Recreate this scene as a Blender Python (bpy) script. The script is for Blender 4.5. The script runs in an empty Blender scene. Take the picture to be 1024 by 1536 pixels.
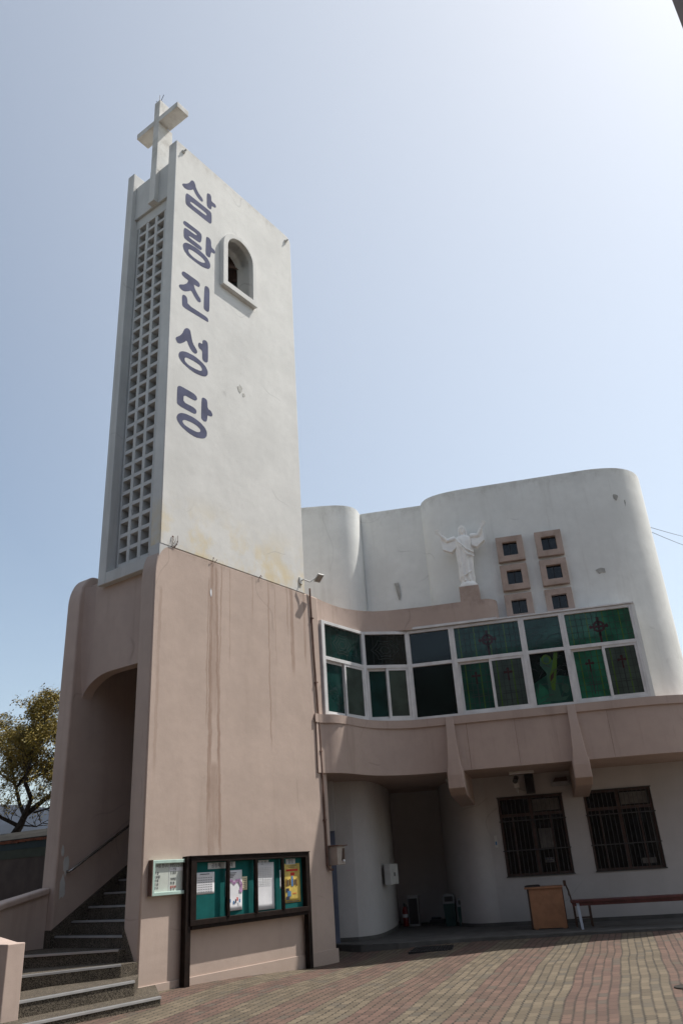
import bpy, bmesh, math, random
from mathutils import Vector, Matrix, noise
from mathutils.geometry import tessellate_polygon
R = math.radians
random.seed(7)
sc = bpy.context.scene
col = sc.collection

# ---------------------------------------------------------------- camera, sky, sun
pitch, roll = R(24.668), R(3.7913)
fw = Vector((0, math.cos(pitch), math.sin(pitch)))
up0 = Vector((0, -math.sin(pitch), math.cos(pitch))); rt0 = Vector((1, 0, 0))
up = up0*math.cos(roll) + rt0*math.sin(roll)
rt = rt0*math.cos(roll) - up0*math.sin(roll)
cd = bpy.data.cameras.new('camera')
cd.sensor_fit = 'VERTICAL'; cd.sensor_height = 36; cd.sensor_width = 24
cd.lens = 36*1153/1536; cd.clip_start = 0.1; cd.clip_end = 8000
cam = bpy.data.objects.new('camera', cd); col.objects.link(cam)
mw = Matrix((( rt.x, up.x, -fw.x, 0), (rt.y, up.y, -fw.y, 0), (rt.z, up.z, -fw.z, 1.6), (0, 0, 0, 1)))
cam.matrix_world = mw
sc.camera = cam
SUN_AZ, SUN_EL = R(68), R(60)
w = bpy.data.worlds.new('World'); sc.world = w; w.use_nodes = True
nt = w.node_tree
sky = nt.nodes.new('ShaderNodeTexSky'); sky.sky_type = 'NISHITA'; sky.sun_disc = False
sky.sun_elevation = SUN_EL; sky.sun_rotation = SUN_AZ
sky.air_density = 1.0; sky.dust_density = 0.8; sky.ozone_density = 1.0; sky.altitude = 0
haze_add = nt.nodes.new('ShaderNodeMix'); haze_add.data_type = 'RGBA'; haze_add.blend_type = 'ADD'; haze_add.inputs[0].default_value = 1
nt.links.new(sky.outputs[0], haze_add.inputs[6])
# broad pale haze glow of the spring sky, brighter towards the sun and its side of the sky
def wv(op, a, b=None, val=None):
    n = nt.nodes.new('ShaderNodeVectorMath'); n.operation = op; nt.links.new(a, n.inputs[0])
    if b is not None: n.inputs[1].default_value = b
    return n
tcw = nt.nodes.new('ShaderNodeTexCoord').outputs['Generated']
sdv = (math.sin(SUN_AZ)*math.cos(SUN_EL), math.cos(SUN_AZ)*math.cos(SUN_EL), math.sin(SUN_EL))
KC, KH, K0 = 2.9, 1.2, 0.0
comb = (KC*sdv[0] + KH*math.sin(SUN_AZ), KC*sdv[1] + KH*math.cos(SUN_AZ), KC*sdv[2])
dn = wv('DOT_PRODUCT', tcw, comb)
am = nt.nodes.new('ShaderNodeMath'); am.operation = 'ADD'; nt.links.new(dn.outputs['Value'], am.inputs[0]); am.inputs[1].default_value = K0
mx = nt.nodes.new('ShaderNodeClamp'); nt.links.new(am.outputs[0], mx.inputs[0]); mx.inputs[1].default_value = .85; mx.inputs[2].default_value = 3.6
hc = nt.nodes.new('ShaderNodeMix'); hc.data_type = 'RGBA'; hc.blend_type = 'MULTIPLY'; hc.inputs[0].default_value = 1
nt.links.new(mx.outputs[0], hc.inputs[6]); hc.inputs[7].default_value = (1.0, .93, .79, 1)
nt.links.new(hc.outputs[2], haze_add.inputs[7])
tint = nt.nodes.new('ShaderNodeMix'); tint.data_type = 'RGBA'; tint.blend_type = 'MULTIPLY'; tint.inputs[0].default_value = 1
nt.links.new(haze_add.outputs[2], tint.inputs[6]); tint.inputs[7].default_value = (1.0, 1.0, .95, 1)
nt.links.new(tint.outputs[2], nt.nodes['Background'].inputs[0])
nt.nodes['Background'].inputs[1].default_value = 0.078
sd = bpy.data.lights.new('sun', 'SUN'); sd.energy = 3.2; sd.angle = R(0.55); sd.color = (1, 0.955, 0.89)
sun = bpy.data.objects.new('sun', sd); col.objects.link(sun)
sdir = Vector((math.sin(SUN_AZ)*math.cos(SUN_EL), math.cos(SUN_AZ)*math.cos(SUN_EL), math.sin(SUN_EL)))
sun.rotation_euler = sdir.to_track_quat('Z', 'Y').to_euler(); sun.location = (10, 5, 30)
sc.view_settings.view_transform = 'Standard'; sc.view_settings.look = 'None'
sc.view_settings.gamma = 1; sc.view_settings.exposure = 0.8

# ---------------------------------------------------------------- materials
class NT:
    def __init__(s, name):
        s.m = bpy.data.materials.new(name); s.m.use_nodes = True
        s.t = s.m.node_tree; s.b = s.t.nodes['Principled BSDF']; s.L = s.t.links
        s.tc = s.t.nodes.new('ShaderNodeTexCoord').outputs['Object']
    def _in(s, sock, v):
        if isinstance(v, bpy.types.NodeSocket): s.L.new(v, sock)
        else: sock.default_value = v
    def math(s, op, a, b=0.0, c=0.0, clamp=False):
        n = s.t.nodes.new('ShaderNodeMath'); n.operation = op; n.use_clamp = clamp
        s._in(n.inputs[0], a); s._in(n.inputs[1], b); s._in(n.inputs[2], c)
        return n.outputs[0]
    def noise(s, scale, detail=4, rough=0.55, vec=None, mul=None, off=None):
        n = s.t.nodes.new('ShaderNodeTexNoise'); n.inputs['Scale'].default_value = scale
        n.inputs['Detail'].default_value = detail; n.inputs['Roughness'].default_value = rough
        v = vec or s.tc
        if mul or off:
            mp = s.t.nodes.new('ShaderNodeMapping'); s.L.new(v, mp.inputs[0])
            if mul: mp.inputs['Scale'].default_value = mul
            if off: mp.inputs['Location'].default_value = off
            v = mp.outputs[0]
        s.L.new(v, n.inputs['Vector']); return n.outputs['Fac']
    def ramp(s, v, a, b, lo=0.0, hi=1.0, smooth=True):
        n = s.t.nodes.new('ShaderNodeMapRange'); n.interpolation_type = 'SMOOTHSTEP' if smooth else 'LINEAR'
        s._in(n.inputs[0], v)
        n.inputs[1].default_value = a; n.inputs[2].default_value = b
        n.inputs[3].default_value = lo; n.inputs[4].default_value = hi
        return n.outputs[0]
    def mix(s, f, a, b):
        n = s.t.nodes.new('ShaderNodeMix'); n.data_type = 'RGBA'
        s._in(n.inputs[0], f)
        for i, v in ((6, a), (7, b)):
            if isinstance(v, bpy.types.NodeSocket): s.L.new(v, n.inputs[i])
            else: n.inputs[i].default_value = (*v[:3], 1)
        return n.outputs[2]
    def xyz(s):
        n = s.t.nodes.new('ShaderNodeSeparateXYZ'); s.L.new(s.tc, n.inputs[0]); return n.outputs
    def bump(s, h, strength=0.3, dist=0.02, prev=None):
        n = s.t.nodes.new('ShaderNodeBump'); n.inputs['Strength'].default_value = strength
        n.inputs['Distance'].default_value = dist; s.L.new(h, n.inputs['Height'])
        if prev: s.L.new(prev, n.inputs['Normal'])
        s.L.new(n.outputs[0], s.b.inputs['Normal']); return n.outputs[0]
    def col(s, c): s._in(s.b.inputs['Base Color'], c if isinstance(c, bpy.types.NodeSocket) else (*c[:3], 1))
    def rough(s, r): s._in(s.b.inputs['Roughness'], r)

def plain(name, c, rough=0.6, metal=0.0, var=0.08, scale=6, bump=0.0, coat=0.0):
    n = NT(name); f = n.noise(scale, 5)
    n.col(n.mix(n.ramp(f, .3, .7), [x*(1-var) for x in c], [min(1, x*(1+var)) for x in c]))
    n.rough(rough); n.b.inputs['Metallic'].default_value = metal
    if rough >= .65 and not metal: n.b.inputs['Specular IOR Level'].default_value = .15
    if bump: n.bump(n.noise(40, 4), bump, 0.01)
    return n.m

def stucco(name, c, drips=(), top_stain=None, grime=0.12, cracks=True, low_dirt=0.0, zref=0.0, bump=0.3, edge=None):
    n = NT(name)
    f1 = n.noise(0.7, 6, .6); f2 = n.noise(5, 5, .6); f3 = n.noise(28, 3, .6)
    base = n.mix(n.ramp(f1, .32, .68), [x*.93 for x in c], [min(.9, x*1.05) for x in c])
    base = n.mix(n.ramp(f2, .35, .75, 0, .35), base, [x*.86 for x in c])
    # rain-washed vertical grime
    g = n.noise(1.0, 5, .65, mul=(2.6, 2.6, .22))
    base = n.mix(n.ramp(g, .52, .78, 0, grime*2.2), base, [c[0]*.62, c[1]*.60, c[2]*.57])
    g2 = n.noise(1.0, 4, .7, mul=(9, 9, .35), off=(3, 1, 7))
    base = n.mix(n.ramp(g2, .58, .8, 0, grime*1.6), base, [c[0]*.6, c[1]*.56, c[2]*.53])
    x, y, z = n.xyz()
    if drips:
        acc = None
        wob = n.math('MULTIPLY', n.math('SUBTRACT', n.noise(1.0, 4, .6, mul=(.01, .01, 1.6)), .5), .16)
        xx = n.math('ADD', x, wob)
        broken = n.ramp(n.noise(1.0, 5, .65, mul=(18, 1, 1.4)), .3, .55, .35, 1)
        for (u0, slope, zt, zb, wd, st) in drips:
            uc = n.math('SUBTRACT', xx, n.math('MULTIPLY_ADD', z, slope, u0 - slope*zt))
            m1 = n.ramp(n.math('ABSOLUTE', uc), wd*.4, wd, st, 0)
            m2 = n.ramp(z, zb, zb + .5); m3 = n.ramp(z, zt, zt + .15, 1, 0)
            m = n.math('MULTIPLY', n.math('MULTIPLY', m1, m2), m3)
            acc = m if acc is None else n.math('MAXIMUM', acc, m)
        acc = n.math('MULTIPLY', acc, broken)
        base = n.mix(acc, base, (c[0]*.60, c[1]*.52, c[2]*.47))
    if top_stain:
        tc_, z0, z1 = top_stain
        m = n.math('MULTIPLY', n.ramp(z, z0, z1, 1, 0), n.ramp(n.noise(1.3, 6, .65, mul=(1, 1, .8), off=(0, 0, 4)), .42, .62), clamp=True)
        base = n.mix(m, base, tc_)
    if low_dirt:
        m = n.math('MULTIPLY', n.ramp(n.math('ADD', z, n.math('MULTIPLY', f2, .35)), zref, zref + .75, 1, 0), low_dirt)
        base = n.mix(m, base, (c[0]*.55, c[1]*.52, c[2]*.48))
    if edge:
        m = n.math('MULTIPLY', n.ramp(n.math('ADD', z, n.math('MULTIPLY', n.math('SUBTRACT', n.noise(1.0, 5, .7, mul=(5, 5, 1.2)), .5), edge[2])), edge[0], edge[1]), n.ramp(n.noise(3, 5, .7), .40, .70, .05, .50))
        base = n.mix(m, base, (c[0]*.50, c[1]*.47, c[2]*.43))
    if cracks:
        k = n.noise(.35, 2, .5, off=(11, 5, 2))
        ln = n.ramp(n.math('ABSOLUTE', n.math('SUBTRACT', k, .5)), .0008, .0035, 1, 0)
        ln = n.math('MULTIPLY', ln, n.ramp(n.noise(.8, 1, .5, off=(2, 9, 4)), .56, .62))
        base = n.mix(n.math('MULTIPLY', ln, .28), base, [v*.45 for v in c])
    n.col(base); n.rough(.92); n.b.inputs['Specular IOR Level'].default_value = .25
    nb = n.bump(n.noise(1.6, 5, .5), bump, .04)
    nb = n.bump(n.noise(9, 4, .6), bump*.35, .012, nb)
    n.bump(f3, bump*.3, .006, nb)
    return n.m

PINK = (.49, .388, .330); WHITE = (.65, .64, .61); WINGW = (.78, .785, .755)
M = {}
M['pink'] = stucco('pink_stucco', PINK, drips=[(1.44, .006, 7.45, 2.2, .06, .8), (1.56, -.03, 7.3, 1.7, .05, .8), (1.50, .0, 7.45, 4.2, .17, .40), (1.53, 0, 3.4, 1.9, .20, .5), (1.47, .01, 5.2, 1.3, .03, .6), (1.36, .01, 7.0, 4.0, .03, .5),
     (1.72, .02, 7.4, 3.2, .03, .55), (1.96, 0, 7.4, 5.2, .025, .4), (3.16, 0, 7.4, 3.7, .03, .6), (3.38, 0, 7.3, 5.4, .02, .4), (3.95, 0, 7.5, 5.3, .08, .7),
     (3.80, 0, 7.5, 6.2, .04, .5), (4.40, 0, 7.5, 5.6, .06, .55), (2.65, 0, 7.4, 6.3, .03, .35), (1.50, 0, 3.2, 1.6, .12, .45), (.12, 0, 6.5, 3.0, .05, .35)],
     low_dirt=.35, zref=-.1, edge=(7.25, 7.5, .6))
M['pinkwing'] = stucco('pink_stucco_wing', (PINK[0]*.97, PINK[1]*.96, PINK[2]*.97), grime=.24, edge=(7.3, 7.5, .5))
M['white'] = stucco('white_stucco_tower', WHITE, top_stain=((.64, .55, .38), 7.5, 9.0), grime=.07, bump=.3, edge=(18.05, 18.52, .9))
M['wingwhite'] = stucco('white_stucco_wing', WINGW, grime=.16, bump=.3, edge=(10.45, 10.87, .8))
M['towerside'] = stucco('shaded_stucco_tower', (.56, .56, .545), grime=.18, bump=.25)  # tower white darkened to put shade into the unlit faces, plus grime streaks
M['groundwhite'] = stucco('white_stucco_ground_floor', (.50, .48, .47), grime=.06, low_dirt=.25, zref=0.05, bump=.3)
M['frame'] = plain('white_window_frame', (.66, .655, .65), .4, var=.1, scale=3)
M['letter'] = plain('faded_indigo_paint', (.098, .104, .165), .9, var=.18, scale=2.5)
M['patch'] = plain('bare_cement', (.42, .41, .38), .95, var=.2, scale=9, bump=.5)
M['crack'] = plain('crack_shadow', (.30, .29, .26), .95)
M['brown'] = plain('dark_brown_wood', (.014, .008, .006), .68, var=.3, scale=9)
M['teal'] = plain('teal_felt', (.008, .105, .10), .9, var=.12, scale=5)
M['paper'] = plain('white_paper', (.72, .72, .74), .7, var=.04)
M['cream'] = plain('cream_paper', (.66, .60, .42), .7, var=.05)
M['ink'] = plain('dark_ink', (.06, .06, .08), .7)
M['redink'] = plain('red_ink', (.55, .05, .04), .7)
M['purple'] = plain('mauve_ink', (.42, .25, .42), .7, var=.25, scale=30)
M['blueink'] = plain('blue_ink', (.10, .22, .42), .7)
M['greytape'] = plain('pale_tape', (.50, .52, .52), .6)
M['dark'] = plain('near_black', (.012, .012, .013), .6)
M['blackp'] = plain('black_plastic', (.02, .02, .022), .4)
M['grey'] = plain('grey_metal', (.30, .31, .32), .4, metal=.3)
M['lightgrey'] = plain('light_grey_plastic', (.55, .55, .53), .5)
M['steel'] = plain('steel_rail', (.35, .33, .31), .25, metal=.9, var=.15)
M['alu'] = plain('aluminium_nosing', (.40, .39, .385), .45, metal=.4)
M['mint'] = plain('mint_frame_paint', (.42, .56, .50), .5, var=.1)
M['board'] = plain('pale_sign_sheet', (.52, .55, .50), .6, var=.06)
M['pipe'] = plain('rusty_brown_pipe', (.16, .10, .08), .7, var=.3, scale=4)
M['blueframe'] = plain('blue_grey_door_frame', (.12, .14, .20), .5)
M['box'] = plain('beige_meter_box', (.36, .31, .27), .5, var=.1)
M['oak'] = plain('orange_wood_veneer', (.34, .165, .085), .45, var=.15, scale=5)
M['darkoak'] = plain('dark_wood', (.06, .03, .018), .5, var=.2)
M['maroon'] = plain('maroon_bench_paint', (.09, .026, .024), .45, var=.25)
M['bluegrey'] = plain('pale_blue_steel', (.45, .50, .58), .4)
M['binbody'] = plain('dark_green_bin', (.006, .045, .045), .4)
M['bintop'] = plain('grey_bin_top', (.20, .21, .22), .4)
M['red'] = plain('red_extinguisher', (.20, .012, .01), .4)
M['hedgewood'] = plain('brown_window_wood', (.055, .026, .018), .5, var=.25)
M['grillpaint'] = plain('grey_painted_bar', (.045, .044, .042), .6)
M['ironlid'] = plain('cast_iron', (.05, .045, .04), .9, var=.2)
M['curtain'] = plain('pale_curtain', (.13, .12, .11), .9, var=.25)
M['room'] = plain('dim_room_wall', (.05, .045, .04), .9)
M['statue'] = plain('white_painted_plaster', (.86, .85, .82), .6, var=.05, scale=8, bump=.15)
M['slab'] = plain('porch_cement', (.10, .096, .09), .85, var=.15, scale=3, bump=.2)
M['rust'] = plain('rusty_edge', (.10, .03, .014), .8, var=.3)
M['wallblue'] = plain('dark_teal_band', (.022, .032, .036), .8)
M['wallgreen'] = plain('olive_band', (.036, .042, .032), .8)
M['walllow'] = plain('brown_rendered_wall', (.060, .045, .040), .9, var=.2, scale=2)
M['wallcap'] = plain('grey_slate_cap', (.030, .028, .025), .9, var=.25, scale=4)
M['eave'] = plain('brown_grey_render', (.20, .165, .15), .8, var=.1, scale=2)
M['cable'] = plain('black_cable', (.03, .03, .035), .6)
M['yellowglass'] = plain('yellow_green_glass', (.060, .120, .018), .12)
M['lead'] = plain('lead_came', (.008, .013, .010), .5)
M['redglass'] = plain('dark_red_glass', (.035, .008, .008), .2)
M['faceglass'] = plain('pale_green_glass', (.035, .085, .06), .12)
def glass(name, c, var=.35, rough=.07):
    n = NT(name); f = n.noise(2.2, 3)
    n.col(n.mix(n.ramp(f, .3, .7), [x*(1-var) for x in c], [x*(1+var) for x in c])); n.rough(rough)
    n.b.inputs['IOR'].default_value = 1.45
    n.bump(n.noise(5, 2), .05, .01)
    return n.m
M['greenglass'] = glass('bright_green_glass', (.020, .105, .062))
M['midglass'] = glass('mid_green_glass', (.014, .056, .042))
M['darkglass'] = glass('dark_green_glass', (.004, .010, .009))
M['meshglass'] = glass('screened_glass', (.034, .050, .038), rough=.3)
M['tealglass'] = glass('teal_glass', (.006, .030, .026))
M['black_glass'] = glass('black_window_glass', (.006, .006, .006), rough=.05)

def granite():
    n = NT('speckled_granite')
    v = n.t.nodes.new('ShaderNodeTexVoronoi'); v.inputs['Scale'].default_value = 120; n.L.new(n.tc, v.inputs['Vector'])
    sp = n.t.nodes.new('ShaderNodeSeparateColor'); n.L.new(v.outputs['Color'], sp.inputs[0])
    c = n.mix(n.ramp(sp.outputs[0], .1, .9), (.020, .016, .012), (.165, .138, .105))
    c = n.mix(n.ramp(n.noise(3, 5), .4, .7, 0, .35), c, (.04, .032, .024))
    n.col(c); n.rough(.8); n.b.inputs['Specular IOR Level'].default_value = .2; n.bump(n.noise(60, 3), .15, .005); return n.m
M['granite'] = granite()

def pavers():
    n = NT('interlocking_pavers')
    mp = n.t.nodes.new('ShaderNodeMapping'); mp.inputs['Rotation'].default_value = (0, 0, R(17)); n.L.new(n.tc, mp.inputs[0])
    sep = n.t.nodes.new('ShaderNodeSeparateXYZ'); n.L.new(mp.outputs[0], sep.inputs[0])
    x, y = sep.outputs[0], sep.outputs[1]
    # gentle laying waviness
    wv = n.math('MULTIPLY', n.math('SUBTRACT', n.noise(.4, 1, .5), .5), .13)
    wv2 = n.math('MULTIPLY', n.math('SUBTRACT', n.noise(1.6, 1, .5), .5), .016)
    x = n.math('ADD', x, n.math('ADD', wv, wv2))
    CW, RL = .122, .245
    # zigzag long joints
    ph = n.math('DIVIDE', y, RL)
    tri = n.math('PINGPONG', n.math('MULTIPLY', ph, 4.0), 1.0)
    xz = n.math('ADD', x, n.math('MULTIPLY', n.math('SUBTRACT', tri, .5), .022))
    cx = n.math('DIVIDE', xz, CW)
    ci = n.math('FLOOR', cx)
    off = n.math('MULTIPLY', n.math('MODULO', n.math('ABSOLUTE', ci), 2.0), .5)
    ry = n.math('ADD', ph, off)
    ry = n.math('ADD', ry, n.math('MULTIPLY', n.math('SINE', n.math('MULTIPLY', cx, 6.283)), .03))
    ri = n.math('FLOOR', ry)
    fx = n.math('FRACT', cx); fy = n.math('FRACT', ry)
    ex = n.math('MULTIPLY', n.math('MINIMUM', fx, n.math('SUBTRACT', 1.0, fx)), CW)
    ey = n.math('MULTIPLY', n.math('MINIMUM', fy, n.math('SUBTRACT', 1.0, fy)), RL)
    jx = n.ramp(ex, .006, .014, 1, 0); jy = n.ramp(ey, .003, .009, .75, 0)
    joint = n.math('MAXIMUM', jx, jy)
    joint = n.math('MULTIPLY', joint, n.ramp(n.noise(6, 3), .3, .6, .45, 1))
    band = n.math('FLOOR', n.math('DIVIDE', n.math('ADD', ci, 3.0), 5.0))
    par = n.math('MODULO', n.math('ABSOLUTE', band), 2.0)
    cmb = n.t.nodes.new('ShaderNodeCombineXYZ'); n.L.new(ci, cmb.inputs[0]); n.L.new(ri, cmb.inputs[1])
    wn = n.t.nodes.new('ShaderNodeTexWhiteNoise'); wn.noise_dimensions = '2D'; n.L.new(cmb.outputs[0], wn.inputs[0])
    rnd = wn.outputs['Value']
    cream = n.mix(rnd, (.092, .070, .044), (.170, .132, .086))
    redc = n.mix(rnd, (.085, .046, .034), (.150, .084, .062))
    c = n.mix(par, cream, redc)
    wn2 = n.math('FRACT', n.math('MULTIPLY', rnd, 57.3))
    c = n.mix(n.ramp(wn2, .88, .93, 0, .7), c, (.085, .072, .055))
    c = n.mix(n.ramp(n.noise(70, 4, .7), .35, .75, 0, .5), c, (.06, .048, .036))
    c = n.mix(n.ramp(n.noise(.55, 5, .6), .42, .72, 0, .45), c, (.09, .068, .042))
    c = n.mix(n.ramp(n.noise(3.0, 5, .7, off=(4, 4, 0)), .52, .75, 0, .35), c, (.05, .045, .028))
    c = n.mix(joint, c, (.022, .017, .011))
    n.col(c); n.rough(.9)
    h = n.math('SUBTRACT', n.math('MULTIPLY', n.noise(50, 4), .25), joint)
    n.bump(h, .55, .012)
    return n.m
M['pavers'] = pavers()
M['soil'] = plain('dusty_ground', (.20, .17, .13), .95, var=.2, scale=1.5)
M['hill'] = plain('wooded_hill', (.014, .018, .028), .95, var=.4, scale=.02); M['hill'].node_tree.nodes['Principled BSDF'].inputs['Specular IOR Level'].default_value = 0
M['bark'] = plain('dark_bark', (.035, .027, .022), .9, var=.3)
def leafmat(name, a, b):
    n = NT(name)
    g = n.t.nodes.new('ShaderNodeNewGeometry')
    n.col(n.mix(g.outputs['Random Per Island'], a, b)); n.rough(.7)
    n.b.inputs['Transmission Weight'].default_value = 0
    return n.m
M['leaf'] = leafmat('budding_leaf', (.13, .105, .012), (.30, .21, .022))

# ---------------------------------------------------------------- mesh helpers
class B:
    def __init__(s): s.v = []; s.f = []; s.mi = []
    def add(s, vs, fs, m=0):
        k = len(s.v); s.v += [tuple(v) for v in vs]
        for f in fs: s.f.append(tuple(i + k for i in f)); s.mi.append(m)
        return s
    def box(s, x0, x1, y0, y1, z0, z1, m=0):
        x0, x1 = sorted((x0, x1)); y0, y1 = sorted((y0, y1)); z0, z1 = sorted((z0, z1))
        return s.add([(x0,y0,z0),(x1,y0,z0),(x1,y1,z0),(x0,y1,z0),(x0,y0,z1),(x1,y0,z1),(x1,y1,z1),(x0,y1,z1)],
                     [(0,3,2,1),(4,5,6,7),(0,1,5,4),(1,2,6,5),(2,3,7,6),(3,0,4,7)], m)
    def prism(s, outer, a, b, fn, holes=(), m=0):
        """outline in 2D, extruded from a to b; fn(p, q, depth) -> 3D point"""
        loops = [list(outer)] + [list(h) for h in holes]
        tris = tessellate_polygon([[Vector((p[0], p[1], 0)) for p in l] for l in loops])
        flat = [p for l in loops for p in l]; n = len(flat)
        vs = [fn(p[0], p[1], a) for p in flat] + [fn(p[0], p[1], b) for p in flat]
        fs = [tuple(t) for t in tris] + [tuple(i + n for i in reversed(t)) for t in tris]
        k = 0
        for l in loops:
            for i in range(len(l)):
                j = (i+1) % len(l); fs.append((k+i, k+j, k+j+n, k+i+n))
            k += len(l)
        return s.add(vs, fs, m)
    def tube(s, pts, r, n=8, m=0, cap=True):
        pts = [Vector(p) for p in pts]; rs = r if isinstance(r, (list, tuple)) else [r]*len(pts)
        vs = []; fs = []
        d0 = (pts[1]-pts[0]).normalized(); ref = Vector((0,0,1)) if abs(d0.z) < .9 else Vector((1,0,0))
        x = d0.cross(ref).normalized()
        for i, p in enumerate(pts):
            d = (pts[min(i+1, len(pts)-1)] - pts[max(i-1, 0)]).normalized()
            x = (x - d*x.dot(d)).normalized(); y = d.cross(x)
            for k in range(n):
                a = 2*math.pi*k/n; vs.append(p + (x*math.cos(a) + y*math.sin(a))*rs[i])
        for i in range(len(pts)-1):
            for k in range(n):
                k2 = (k+1) % n; fs.append((i*n+k, i*n+k2, (i+1)*n+k2, (i+1)*n+k))
        if cap: fs += [tuple(reversed(range(n))), tuple(range((len(pts)-1)*n, len(pts)*n))]
        return s.add(vs, fs, m)
    def rings(s, rings, m=0, cap=True):
        n = len(rings[0]); vs = [p for r in rings for p in r]; fs = []
        for i in range(len(rings)-1):
            for k in range(n):
                k2 = (k+1) % n; fs.append((i*n+k, i*n+k2, (i+1)*n+k2, (i+1)*n+k))
        if cap: fs += [tuple(reversed(range(n))), tuple(range((len(rings)-1)*n, len(rings)*n))]
        return s.add(vs, fs, m)
    def build(s, name, mats, parent=None, bevel=0, smooth=False, seg=2, autos=False):
        me = bpy.data.meshes.new(name); me.from_pydata(s.v, [], s.f)
        if not isinstance(mats, (list, tuple)): mats = [mats]
        for mt in mats: me.materials.append(M[mt] if isinstance(mt, str) else mt)
        for p, k in zip(me.polygons, s.mi): p.material_index = k
        bm = bmesh.new(); bm.from_mesh(me); bmesh.ops.recalc_face_normals(bm, faces=bm.faces); bm.to_mesh(me); bm.free()
        if smooth or autos:
            for p in me.polygons: p.use_smooth = True
            if autos and hasattr(me, 'set_sharp_from_angle'): me.set_sharp_from_angle(angle=R(32))
        o = bpy.data.objects.new(name, me); col.objects.link(o)
        if parent: o.parent = parent
        if bevel:
            md = o.modifiers.new('bevel', 'BEVEL'); md.width = bevel; md.segments = seg; md.limit_method = 'ANGLE'; md.angle_limit = R(40)
        return o
def tag(o, label, cat=None, group=None, kind=None):
    if label: o['label'] = label
    if cat: o['category'] = cat
    if group: o['group'] = group
    if kind: o['kind'] = kind
    return o
def empty(name, loc, rz, label, cat, group=None):
    o = bpy.data.objects.new(name, None); col.objects.link(o); o.location = loc; o.rotation_euler = (0, 0, rz)
    o.empty_display_size = .3
    return tag(o, label, cat, group)
def place(o, loc, rz): o.location = loc; o.rotation_euler = (0, 0, rz); return o
def shift(b, dx, dy, dz):
    b.v = [(x-dx, y-dy, z-dz) for x, y, z in b.v]; return b
WX = lambda p, q, d: (p, d, q)      # outline in x-z, depth along y
FX = lambda p, q, d: (p, q, d)      # plan outline, depth = height
SX = lambda p, q, d: (d, p, q)      # outline in y-z, depth along x
def ell(cx, cz, rx, rz, a0, a1, n=10):
    return [(cx + rx*math.cos(R(a0+(a1-a0)*i/n)), cz + rz*math.sin(R(a0+(a1-a0)*i/n))) for i in range(n+1)]
def text_obj(name, s, size, parent, x, d, z, mat, depth=.001, align='CENTER', xs=1.0):
    cu = bpy.data.curves.new(name, 'FONT'); cu.body = s; cu.size = size; cu.align_x = align; cu.extrude = depth
    cu.resolution_u = 2
    t = bpy.data.objects.new(name, cu); col.objects.link(t)
    dg = bpy.context.evaluated_depsgraph_get(); me = bpy.data.meshes.new_from_object(t.evaluated_get(dg))
    bpy.data.objects.remove(t); bpy.data.curves.remove(cu)
    me.materials.clear(); me.materials.append(M[mat])
    me.transform(Matrix(((xs,0,0,x),(0,0,-1,d),(0,1,0,z),(0,0,0,1))))
    o = bpy.data.objects.new(name, me); col.objects.link(o); o.parent = parent
    return o
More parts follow.
